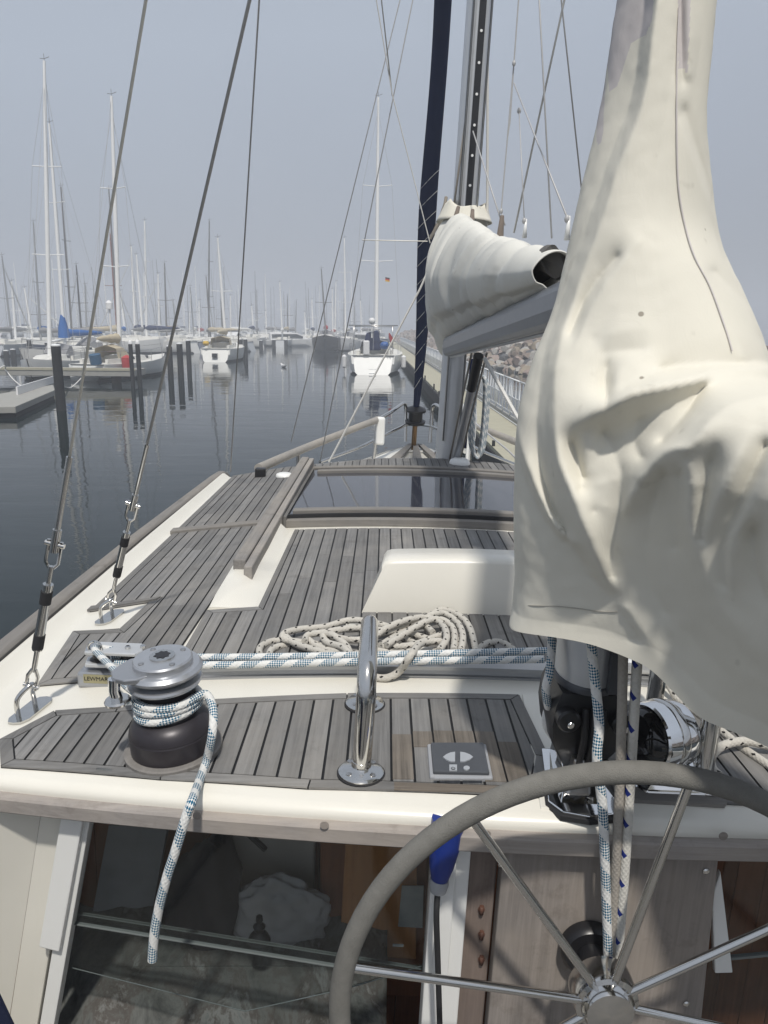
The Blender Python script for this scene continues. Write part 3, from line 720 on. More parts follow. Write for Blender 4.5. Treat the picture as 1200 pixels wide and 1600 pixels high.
b=MB(); b.box(c+Vector((-.01,-.135,-.55)),c+Vector((.05,-.12,-.46))); b.build('sail_tag',M['white'],fs)
b=MB(); fc=f0-fd*.06; Mx=Matrix.Translation(fc)@fd.to_track_quat('Z','Y').to_matrix().to_4x4()
b.lathe([(.06,-.12),(.12,-.11),(.125,-.085),(.085,-.07),(.085,.03),(.125,.045),(.12,.07),(.05,.1)],Mx,28); part(b,'furler_drum',M['black'])
b=MB(); b.tube([fc-fd*.05,fc-fd*.55],.03,12); part(b,'stay_fitting',paint('bronze',(.28,.17,.08),.35,.2,20,.8))
# ---- pulpit and rails at the bow
def Y(px,py,y): return by(px,py,y)
capL=[Y(404,732,5.45),Y(440,716,5.95),Y(480,699,6.55),Y(520,683,7.15),Y(560,667,7.75),Y(592,655,8.2)]
cs=spline(capL,6)
for s in (1,-1):
    S=(lambda p:Vector(p)) if s==1 else (lambda p:Vector((2*XC-p[0],p[1],p[2])))
    b=MB(); b.tube([S(p) for p in cs],[.034]*len(cs),14); part(b,'cap_rail',M['palewood'])
    b=MB(); pts=[S(p) for p in spline([Y(592,655,8.2),Y(612,643,8.7),Y(627,632,9.25),Y(632,631,9.35),Y(634,640,9.4),Y(633,690,9.35)],6)]; b.tube(pts,.021,12); part(b,'pulpit_rail',M['steel'])
    b=MB(); b.tube([S(Y(500,722,7.3)),S(Y(560,700,8.0)),S(Y(633,664,9.35))],.016,10); part(b,'pulpit_rail',M['steel'])
    b=MB(); b.tube([S(Y(590,662,8.2)),S(Y(583,722,8.2))],.02,12); part(b,'stanchion',M['steel'])
    b=MB(); a=Y(466,705,6.35); a2=Vector((a.x,a.y,-1.47)); b.tube([S(a),S(a2)],.018,12); part(b,'stanchion',M['brush'])
for k in (0,1):
    b=MB(); b.tube([Y(634,664+k*2,9.35),Vector((XC,9.6,Y(640,664,9.5).z)),Vector((2*XC-Y(634,664,9.35).x,9.35,Y(634,664,9.35).z))],.015,10); part(b,'pulpit_rail',M['steel']) if k==0 else None
b=MB(); a=Y(594,672,8.15); b.box(a+Vector((-.045,-.03,-.16)),a+Vector((.05,.03,.14))); part(b,'rail_pad',M['white'],bevel=.025,seg=3)
for k,(x0,x1) in enumerate(((-.30,-.07),(-.04,-.01),(.22,.05))):
    b=MB(); b.prism([(XC+x0-.055,8.3),(XC+x0+.055,8.3),(XC+x1+.03,9.55),(XC+x1-.03,9.55)],-1.44,-1.41); part(b,'bow_slat',M['railwood'])
for yy in (8.6,9.2):
    q_=MB(); q_.box((XC-.30*(9.9-yy)/1.3,yy-.02,-1.46),(XC+.30*(9.9-yy)/1.3,yy+.02,-1.442)); part(q_,'slat_bearer',M['white'])
b=MB(); c=Vector((.72,8.75,-1.44)); b.lathe([(.10,0),(.10,.06),(.07,.08),(.06,.14),(.08,.16),(.08,.2),(.02,.22)],Matrix.Translation(c),24); part(b,'windlass',M['chrome'])
b=MB(); c=Y(731,668,7.6); b.lathe([(.02,-.26),(.07,-.22),(.085,-.1),(.085,.1),(.07,.22),(.02,.27)],Matrix.Translation(c),18); part(b,'rail_fender',M['white'])
b=MB(); a=Y(735,655,7.4); b.tube([a,Vector((a.x,a.y,-1.47))],.022,12); part(b,'stanchion',M['white'])
b=MB(); b.tube([Y(735,655,7.4),Y(795,705,6.0),Y(850,760,5.0)],.008,8); part(b,'guard_wire',M['wire'])
# ---- lazy jacks and small rigging over the main boom
LJ=[([(811,-10),(803,99),(783,330)],[4.9,4.9,4.9],.0045,'wire'),([(803,99),(797,190),(792,222)],[4.9,4.9,4.9],.004,'wire'),([(803,130),(886,339)],[4.6,3.2],.0036,'wire'),
 ([(811,173),(819,340)],[4.4,4.1],.0028,'wire'),([(842,-10),(862,372)],[4.0,3.5],.0038,'wire'),([(884,-10),(803,364)],[4.2,4.4],.0055,'rope_white'),
 ([(876,-10),(909,300)],[3.0,3.0],.0028,'wire'),([(739,205),(783,345)],[5.6,4.9],.0045,'wire'),([(783,330),(789,352)],[4.9,4.85],.004,'wire'),([(566,375),(668,377)],[5.6,5.6],.0035,'wirelight')]
for pts,ys,r,mt in LJ:
    P=[by(px,py,y) for (px,py),y in zip(pts,ys)]
    if pts[0][1]<0: P[0]=ext(P[1],P[0],2.5)
    line('lazy_jack',P,r,M[mt])
for px,py,y in ((803,99,4.88),(783,330,4.85),(819,345,4.1),(886,342,3.2),(811,173,4.4)):
    b=MB(); c=by(px,py,y); b.sphere(c,.011,10,(1,1,1.5)); part(b,'rope_knot',M['wire'])
for px,py,y in ((821,352,4.1),(888,350,3.2)):
    b=MB(); c=by(px,py,y); b.tube([c+Vector((0,0,.03)),c-Vector((0,0,.06))],[.006,.012],8); part(b,'rope_end',M['white'])
# ------------------------------------------------------------------ aft bulkhead, window, companionway
YB=1.42
def W3(px,py,y=YB):
    q=by(px,py,y)
    for _ in range(8): q=by(px,py,y+ya(q.x)-1.365)
    return q
gl=[W3(140,1268),W3(668,1300),W3(668,1600),W3(88,1600)]
xl_top,xl_bot=gl[0].x,gl[3].x; zt=-.985; zb=-1.88
def xl(z): return lerp(xl_top,xl_bot,(z-gl[0].z)/(gl[3].z-gl[0].z))
xr=W3(668,1450).x; xp=W3(722,1450).x; xd0=W3(768,1450).x; xd1=W3(1108,1450).x
XZ=Matrix(((1,0,0,0),(0,0,1,0),(0,1,0,0),(0,0,0,1)))    # xy-poly -> xz plane (z param = y)
def wall(poly,y0,y1):
    m_=MB().prism([(x,z) for x,z in poly],y0,y1,XZ)
    m_.v=[(v[0],v[1]+ya(v[0])-1.365,v[2]) for v in m_.v]; return m_
bk=part(wall([(xl(zt)-.13,-1.05),(xl(zt)-.05,-1.05),(xl(zb)-.05,zb),(xl(zb)-.13,zb)],YB-.01,YB+.03),'cabin_bulkhead',M['gel'],bevel=.004)
for poly in ([(-1.14,zb),(xd0,zb),(xd0,-2.3),(-1.14,-2.3)],[(xd1,zb),(2.04,zb),(2.04,-2.3),(xd1,-2.3)],[(1.62,zt-.02),(2.04,zt-.06),(2.04,zb),(1.72,zb)]):
    wall(poly,YB-.01,YB+.03).build('bulkhead_panel',M['gel'],bk)
q0,q1=Vector((xl(zt)-.13,YB+ya(xl(zt)-.13)-1.365-.01,-1.06)),Vector((xl(zb)-.13,YB+ya(xl(zb)-.13)-1.365-.01,zb))
MB().loft([[q0,q1],[q0+Vector((-.16,-.04,-.01)),q1+Vector((-.16,-.04,0))],[q0+Vector((-.30,-.05,-.02)),q1+Vector((-.30,-.05,0))]],False,False,False).build('bulkhead_panel',M['gel'],bk)
# port window frame: outer flange and narrow inner strip
fr=part(wall([(xl(-.99)-.066,-1.06),(xl(-.99)-.012,-1.06),(xl(-1.47)-.008,-1.47),(xl(-1.47)-.062,-1.47)],YB-.045,YB-.012),'window_frame',M['white'],bevel=.004)
wall([(xl(-.99)-.038,-1.06),(xl(-.99)+.0,-1.06),(xl(zb)+.0,zb),(xl(zb)-.038,zb)],YB-.03,YB+.01).build('frame_strip',M['white'],fr,bevel=.003)
wall([(xr-.004,-.99),(xp,-.99),(xp,zb),(xr-.004,zb)],YB-.04,YB+.02).build('frame_post',M['white'],fr,bevel=.004)
wall([(xr+.012,-1.0),(xr+.045,-1.0),(xr+.045,-1.36),(xr+.012,-1.36)],YB-.055,YB-.041).build('slide_channel',M['white'],fr,bevel=.003)
zV=W3(300,1482).z
wall([(xl(-.99),-.99),(xr-.004,-.99),(xr-.004,zV),(xl(zV),zV)],YB-.003,YB+.003).build('pane',M['glass'],fr)
wall([(xl(zV),zV+.003),(xr-.004,zV+.003),(xr-.004,zV+.0005),(xl(zV),zV+.0005)],YB-.006,YB+.004).build('pane_edge',M['glassedge'],fr)
v=[W3(112,1512,YB+.012),W3(383,1580,YB+.012),W3(540,1545,YB+.012),W3(664,1508,YB+.012)]
wall([(xl(zV)+.004,zV+.02)]+[(p.x,p.z) for p in v]+[(xr-.006,zV+.02)],YB+.010,YB+.015).build('sliding_pane',M['glass'],fr)
b=MB(); b.tube(v,.0013,6); b.build('pane_edge',M['glassedge'],fr)
wall([(xl(zV)+.004,zV+.0185),(xr-.006,zV+.0185),(xr-.006,zV+.020),(xl(zV)+.004,zV+.020)],YB+.008,YB+.017).build('pane_edge',M['glassedge'],fr)
b=MB(); q=W3(622,1477,YB-.008); b.box(q+Vector((-.012,-.001,-.003)),q+Vector((.012,.001,.003))); b.build('pane_logo',M['glassedge'],fr)
# companionway: hinge board, door with the wheel boss
hb2=part(wall([(xp,-.99),(xd0-.004,-.99),(xd0-.004,-2.3),(xp,-2.3)],YB-.02,YB+.02),'door_post',teak('brown_post','z',(.25,.20,.175),.7),bevel=.004)
door=part(wall([(xd0,-.985),(W3(1115,1330,YB-.03).x,-.985),(W3(1092,1600,YB-.03).x,-1.56),(W3(1092,1600,YB-.03).x,-2.3),(xd0,-2.3)],YB-.05,YB-.01),'companionway_door',M['teakz'],bevel=.004)
for px,py in ((1103,1361),(1072,1568),(783,1350)):
    q=W3(px,py,YB-.05); b=MB(); b.lathe([(.007,0),(.007,.002),(.004,.004)],Matrix.Translation(q)@Matrix.Rotation(radians(90),4,'X'),14); b.build('screw_head',M['steel'],door)
for py in (1420,1459,1498):
    q=W3(752,py,YB-.02); b=MB(); b.tube([q+Vector((0,-.004,-.010)),q+Vector((0,-.004,.010))],.005,8); b.box(q+Vector((-.007,-.004,-.003)),q+Vector((.007,0,.003))); b.build('hinge_screw',paint('rusty_brass',(.10,.045,.03),.6,.3,60),door)
fr2=part(wall([(1.58,-1.0),(1.64,-1.0),(1.72,zb),(1.66,zb)],YB-.03,YB+.01),'window_frame',M['white'])
wall([(xd1+.01,-.99),(1.58,-.99),(1.66,zb),(xd1+.01,zb)],YB-.003,YB+.003).build('pane',M['glass'],fr2)
q0=by(1112,1400,YB-.02); q1=by(1135,1523,YB-.02)
wall([(q0.x-.0,q0.z),(by(1120,1400,YB-.02).x,q0.z+.06),(by(1147,1523,YB-.02).x,q1.z),(by(1118,1521,YB-.02).x,q1.z)],YB-.03,YB-.015).build('slide_channel',M['white'],fr2,bevel=.003)
q=by(1170,1512,YB-.008); wall([(xd1+.02,q.z-.002),(1.6,q.z-.002),(1.6,q.z+.004),(xd1+.02,q.z+.004)],YB-.006,YB+.004).build('pane_edge',M['glassedge'],fr2)
# cabin interior
b=MB()
for x in [-1.15+.085*k for k in range(38)]:
    b.t=random.random(); b.box((x,2.02,-2.3),(x+.082,2.05,-1.10))
part(b,'saloon_bulkhead',M['mahog'])
b=MB(); b.box((-1.2,1.60,-2.34),(2.1,2.0,-2.3)); part(b,'saloon_sole',M['mahog'])
def inner(name,px4,y,mat,th=.03,par=None,**k):
    q=[by(px,py,y) for px,py in px4]; b=MB(); b.prism([(p.x,p.z) for p in q],y,y+th,XZ)
    return part(b,name,mat,par,**k) if par is None else b.build(name,mat,par,**k)
inner('lining_panel',[(170,1290),(262,1290),(232,1455),(140,1450)],1.93,paint('grey_lining',(.30,.31,.33),.8,.35,9))
inner('locker_front',[(362,1285),(494,1290),(486,1490),(370,1475)],1.96,paint('cream_locker',(.50,.46,.42),.6,.15),bevel=.006)
cb=inner('cabinet',[(500,1296),(668,1300),(668,1560),(500,1550)],1.90,teak('cabinet_mahogany','z',(.26,.10,.045),.7),.1,bevel=.006)
inner('cabinet_door',[(540,1312),(652,1318),(650,1500),(530,1490)],1.885,teak('door_mahogany','z',(.62,.30,.12),.8),.012,cb,bevel=.004)
inner('chart',[(628,1385),(662,1385),(660,1450),(622,1448)],1.86,paint('paper_chart',(.42,.45,.45),.8,.25,30),.004)
b=MB(); b.box((-1.05,1.60,-2.3),(.02,1.78,-1.92)); part(b,'settee',paint('settee_cloth',(.10,.095,.09),.9,.35,14),bevel=.05)
b=MB(); q=by(385,1300,1.75); b.tube(spline([q+Vector((-.03,0,.03)),q,q+Vector((.03,0,-.03)),q+Vector((.05,0,-.05))],5),.008,8); part(b,'cabin_lamp',M['black'])
def blob(name,c,r,sc,mat,label,cat,amp=.3,f=5,sub=4):
    bm=bmesh.new(); bmesh.ops.create_icosphere(bm,subdivisions=sub,radius=r)
    for vtx in bm.verts:
        n=noise.noise(vtx.co*f/r*.3+Vector(c)*3); n2=1-abs(noise.noise(vtx.co*f/r*.6+Vector(c)*7))
        vtx.co*=1+amp*n+amp*.35*n2; vtx.co=Vector((vtx.co.x*sc[0],vtx.co.y*sc[1],vtx.co.z*sc[2]))+Vector(c)
    me=bpy.data.meshes.new(name); bm.to_mesh(me); bm.free(); me.materials.append(mat); me.polygons.foreach_set('use_smooth',[True]*len(me.polygons))
    o=bpy.data.objects.new(name,me); COL.objects.link(o); aboard(o); tag(o,label,cat); return o
blob('jacket',by(325,1405,1.86),.125,(.75,.45,1.55),paint('dark_jacket',(.03,.028,.034),.9,.4,8),'crumpled dark jacket hanging inside the saloon window','jacket',.45,6)
blob('plastic_bag',by(434,1428,1.86),.12,(1.15,.3,.95),paint('pale_plastic',(.36,.36,.37),.25,.5,9),'pale crumpled plastic bag behind the window glass','bag',.22,11,5)
m=NT('mottled_reflection'); vv=m.noise(m.coord(scale=(1,.5,1)),9,6,.72,.5); m.col(m.ramp(vv,[(.30,(.035,.038,.036)),(.46,(.11,.115,.11)),(.55,(.075,.068,.062)),(.62,(.17,.175,.17)),(.75,(.07,.085,.085))])); m.set(Roughness=.95)  # stand-in cloth: murky window reflections painted into its mottled colours
b=MB(); rings=[]
for i in range(46):
    y=1.56+.0085*i; rings.append([Vector((x,y,-1.80+.10*(i/45)+.035*noise.noise(Vector((x*5,y*7,1)))+.02*(1-abs(noise.noise(Vector((x*9+y*5,y*4,3))))*2))) for x in [-.86+.94*k/80 for k in range(81)]])
b.loft(rings,False,False,True); o=aboard(b.build('reflection_cloth',m.mat,sharp=180)); tag(o,'mottled grey and red cloth painted like murky reflections low behind the window glass','reflection_cloth'); s2=o.modifiers.new('cloth','SOLIDIFY'); s2.thickness=.03
b=MB(); c=by(405,1468,1.70); s_=.55; b.lathe([(r*s_,z*s_) for r,z in ((.055,0),(.045,.02),(.022,.05),(.03,.075),(.012,.095),(.018,.11),(.015,.13),(.002,.14))],Matrix.Translation(c),16)
o=aboard(b.build('figurine',M['black'])); tag(o,'small black figurine silhouetted just inside the window','figurine')
# cockpit shell around the helmsman
b=MB(); b.box((-1.05,-2.0,-2.34),(1.95,YB-.02,-2.30)); part(b,'cockpit_sole',M['teak'])
for x in (-1.12,1.98):
    b=MB(); b.box((x-.03,-2.0,-2.3),(x+.06,YB-.02,-1.42)); part(b,'cockpit_coaming',M['gel'],bevel=.02)
# ---- steering wheel
WY=1.20
hub=by(945,1572,WY+.03); rc=Vector((hub.x,WY,by(945,1560,WY).z))
tp=by(957,1205,WY); RR=.516; rc.z=tp.z-RR
Wm=Matrix.Translation(rc)@Matrix.Rotation(radians(90),4,'X')
b=MB(); ring=[Vector((RR*cos(a),RR*sin(a),0)) for a in [2*pi*k/96 for k in range(96)]]
rings=[]
for k in range(97):
    a=2*pi*k/96; cxy=Vector((cos(a),sin(a),0)); rings.append([Wm@(cxy*(RR+.0205*cos(t))+Vector((0,0,.0205*sin(t)))) for t in [2*pi*j/18 for j in range(18)]])
b.loft(rings,True,False,True); whl=part(b,'steering_wheel',M['suede'])
b=MB(); hz=-.022
for k in range(8):
    a=radians(35.5+45*k); b=MB()
    b.tube([Wm@Vector((.05*cos(a),.05*sin(a),hz)),Wm@Vector(((RR-.01)*cos(a),(RR-.01)*sin(a),0))],.0088,14); b.build('spoke',M['steel'],whl)
b=MB(); b.lathe([(r_*1.13,z_) for r_,z_ in ((.052,hz-.055),(.056,hz-.05),(.056,hz-.006),(.054,hz+.004),(.046,hz+.008),(.044,hz+.018),(.040,hz+.026),(.02,hz+.031),(.001,hz+.032))],Wm,48); b.build('hub',M['steel'],whl,sharp=30)
b=MB(); b.lathe([(.030,-.165),(.030,hz-.04)],Wm,32); b.build('wheel_shaft',M['black'],whl)
b=MB(); b.lathe([(.060,-.169),(.060,-.150),(.052,-.140),(.034,-.138)],Wm,40); b.build('shaft_flange',M['black'],whl)
# ------------------------------------------------------------------ loose gear lying on the yacht
def rope(name,paths,r,mat,label,cat='rope',group=None,seg=12):
    b=MB()
    for p in paths: b.tube(p,r,seg)
    o=aboard(b.build(name,mat)); return tag(o,label,cat,group)
D=lambda px,py,h: deck(px,py,h)
# control line: block -> winch -> hanging tail
r=.0098; hx=[]
wc=lambda a,z,rr: WM@Vector((rr*cos(a),rr*sin(a),z))
n=100
for k in range(n+1):
    t=k/n; a=radians(150)+t*2*pi*2.52; hx.append(wc(a,lerp(.097,.136,t)+.003*sin(a*1.3),.0675+.003*sin(a*2.1)))
c=Vector((-.775,1.985,zd(-.77)+.105))
lead=[Vector((-.70,2.03,zd(-.7)+.074)),Vector((-.74,2.025,zd(-.7)+.085)),c+Vector((0,.015,0)),by(160,1028,1.93),by(182,1050,1.83),by(198,1072,1.72)]
path=spline(lead+[hx[0]],7)[:-1]
tail=[by(322,1085,1.60),by(333,1110,1.565),by(331,1150,1.53),deck(322,1190,.012),deck(311,1222,.012),by(301,1250,1.352),by(292,1272,1.332),by(277,1320,1.325),by(258,1380,1.32),by(246,1430,1.32),by(240,1470,1.318),by(238,1500,1.317)]
path+=hx+spline([hx[-1]]+tail,7)[1:]
rope('winch_line',[path],r,M['rope_blue'],'blue and white line wrapped round the winch, its tail hanging over the window','rope')
zz=lambda px,py,y: by(px,py,y)
rope('traveller_line',[spline([zz(176,1024,2.03),zz(330,1027,2.01),zz(560,1024,1.99),zz(855,1017,1.97)],10),spline([zz(180,1036,2.0),zz(340,1039,1.985),zz(560,1034,1.965),zz(850,1030,1.95)],10)],.0105,M['rope_blue'],'doubled blue and white line running taut above the traveller track')
rope('mizzen_sheet',[spline([zz(864,960,1.50),zz(860,1040,1.46),zz(853,1075,1.45),zz(857,1105,1.47)],8)],.009,M['rope_blue'],'short blue and white rope on the port face of the chrome mast foot')
rope('hanging_line',[spline([zz(920,960,1.36),zz(928,1050,1.36),zz(936,1130,1.345),zz(933,1185,1.33),zz(942,1270,1.315),zz(947,1400,1.31),zz(950,1490,1.30),zz(949,1530,1.30)],8)],.0098,M['rope_blue'],'blue and white rope hanging down the companionway door behind the wheel')
rope('hanging_line',[spline([zz(975,960,1.34),zz(972,1100,1.33),zz(969,1200,1.318),zz(965,1300,1.31),zz(960,1400,1.31),zz(955,1530,1.30)],8)],.0095,M['rope_grey'],'plain grey braided rope hanging between the blue flecked ropes')
rope('hanging_line',[spline([zz(1000,960,1.33),zz(994,1060,1.33),zz(987,1180,1.322),zz(981,1280,1.312),zz(973,1400,1.305),zz(962,1530,1.30)],8)],.0098,M['rope_tick'],'white rope with sparse dark blue ticks, full length down to the wheel hub')
rope('topping_line',[spline([zz(970,960,1.42),zz(966,1040,1.42),zz(962,1090,1.44),zz(955,1110,1.47)],8)],.009,M['rope_tick'],'short white rope with blue ticks ending at the black mast heel')
rope('fender_line',[spline([zz(866,1080,1.55),zz(856,1105,1.52),zz(853,1130,1.50),zz(864,1150,1.49),zz(884,1160,1.48)],8),spline([zz(872,1120,1.53),zz(866,1140,1.52),zz(876,1158,1.5)],6)],.0085,M['rope_white'],'cream rope curling round the black mast heel')
rope('deck_line',[spline([D(985,1000,.12),D(1012,1018,.07),D(1034,1045,.06),D(1048,1075,.03),D(1062,1095,.012),D(1095,1118,.012),D(1130,1145,.012),D(1165,1172,.012),D(1230,1215,.012)],8),
  spline([D(1260,1175,.012),D(1200,1165,.03),D(1165,1158,.035),D(1130,1165,.03),D(1112,1182,.014),D(1113,1200,.012),D(1124,1212,.012)],8)],.0105,M['rope_fleck'],'beige rope with black flecks trailing along the starboard deck past the compass')
# coil
Z=lambda x,y: (380+x/2.5,820+y/2.5)
loops=[([(64,512),(70,475),(140,452),(240,482),(330,508),(430,520)],.013),([(100,512),(120,482),(200,470),(300,498),(390,515)],.013),
 ([(430,520),(300,470),(170,450),(160,425),(220,408),(320,398),(420,372),(520,385),(620,415),(720,445)],.03),([(160,430),(200,462),(290,492),(380,515)],.034),
 ([(240,455),(255,430),(320,420),(440,402),(560,412),(660,380),(740,350),(790,348),(838,385),(858,435),(850,495)],.045),([(245,440),(300,480),(400,502),(500,505)],.034),
 ([(420,515),(400,470),(345,428),(312,432),(330,460),(390,480),(435,525)],.05),([(500,455),(545,412),(630,375),(715,362),(775,388),(795,440),(765,492)],.055),
 ([(560,470),(640,420),(720,375),(780,372),(822,412),(822,492)],.05),([(730,352),(780,332),(850,360),(888,410),(908,495)],.035),([(535,472),(615,425),(700,395),(740,420)],.035),
 ([(495,488),(600,502),(700,490),(790,497)],.022),([(540,475),(650,472),(740,442),(785,425)],.03),([(300,425),(360,440),(450,450),(540,425),(620,405)],.036),([(780,350),(830,390),(842,440),(835,495)],.028),([(400,398),(500,405),(600,430),(680,470)],.02),
 ([(905,495),(955,462),(1010,460),(1062,492)],.012)]
P=[]
random.seed(3)
for pts,h in loops:
    P.append(spline([D(*Z(x,y),h+.007*sin(i*1.7+h*90)) for i,(x,y) in enumerate(pts)],7))
P.append(spline([D(*Z(785,455),.05),D(*Z(700,462),.06),D(*Z(655,510),.085),D(*Z(610,572),.03),D(*Z(560,598),.012),D(*Z(505,592),.011),D(*Z(480,570),.011)],8))
rope('rope_coil',P,.0105,M['rope_fleck'],'heaped coil of beige rope with black flecks on the teak coachroof')
# navy cushion in the cockpit corner, shore plug on the window post
q=by(0,1500,1.0)
b=MB(); a=by(-40,1440,1.05); c1=by(50,1630,.95)
b.loft([[a+Vector((-.2,.0,0)),a+Vector((0,0,0)),a+Vector((0,-.25,0)),a+Vector((-.2,-.25,0))],[c1+Vector((-.25,0,-.0)),c1,c1+Vector((0,-.3,0)),c1+Vector((-.25,-.3,0))],[c1+Vector((-.2,0,-.35)),c1+Vector((.12,0,-.35)),c1+Vector((.12,-.3,-.35)),c1+Vector((-.2,-.3,-.35))]],True,True,False)
o=aboard(b.build('cockpit_cushion',M['navy'],bevel=.02,seg=4)); tag(o,'dark navy cushion leaning in the cockpit corner beside the white cabin side','cushion')
b=MB(); t0=by(697,1306,1.36); t1=by(684,1392,1.35); u=(t1-t0)
b.tube([t0+u*-.3,t0+u*.15,t0+u*.55,t0+u*.80],[.034,.032,.025,.017],24); plug=aboard(b.build('shore_plug',paint('blue_plastic',(.008,.03,.22),.35,.1),sharp=30)); tag(plug,'blue shore power plug with black cable hanging beside the window post','plug')
b=MB(); b.tube([t0+u*.78,t0+u*.86,t0+u*1.0],[.019,.0205,.017],20); b.build('plug_collar',M['grey'],plug)
b=MB(); b.tube(spline([t0+u*.98,by(682,1430,1.33),by(684,1500,1.33),by(687,1600,1.33),by(690,1720,1.33)],6),.0062,12); b.build('cable',M['rubber'],plug)
# ------------------------------------------------------------------ sail covers
def canvas(name,c,tr=.0):
    m=NT(name); v=m.coord(); f=m.noise(v,3.5,5,.6); f2=m.noise(v,14,4)
    base=m.mix(f,tuple(x*.90 for x in c),c)
    sp=m.ramp(m.noise(v,26,2,.4),[(.70,0),(.76,1)])
    base=m.mix(m.math('MULTIPLY',sp,.16),base,(.25,.22,.17))
    base=m.mix(m.math('MULTIPLY',m.ramp(f2,[(.5,0),(.8,1)]),.10),base,(.55,.52,.48))
    spot=m.node('ShaderNodeTexVoronoi'); spot.inputs['Scale'].default_value=9; m.link(v,spot.inputs['Vector'])
    base=m.mix(m.ramp(spot.outputs['Distance'],[(.035,.8),(.05,0)]),base,(.22,.19,.15))
    wr=m.math('ADD',m.math('MULTIPLY',m.noise(m.coord(scale=(1,1,.55)),23,5,.62,.8),1.0),m.math('MULTIPLY',m.noise(v,420,2),.10)); m.col(base); m.bump(wr,.3,.0032); return m.set(Roughness=.82,Specular_IOR_Level=.25)
M['canvas']=canvas('cream_canvas',(.725,.695,.605)); M['canvas2']=canvas('pale_canvas',(.70,.69,.64)); M['canvasp']=canvas('pinkish_canvas',(.60,.56,.55))
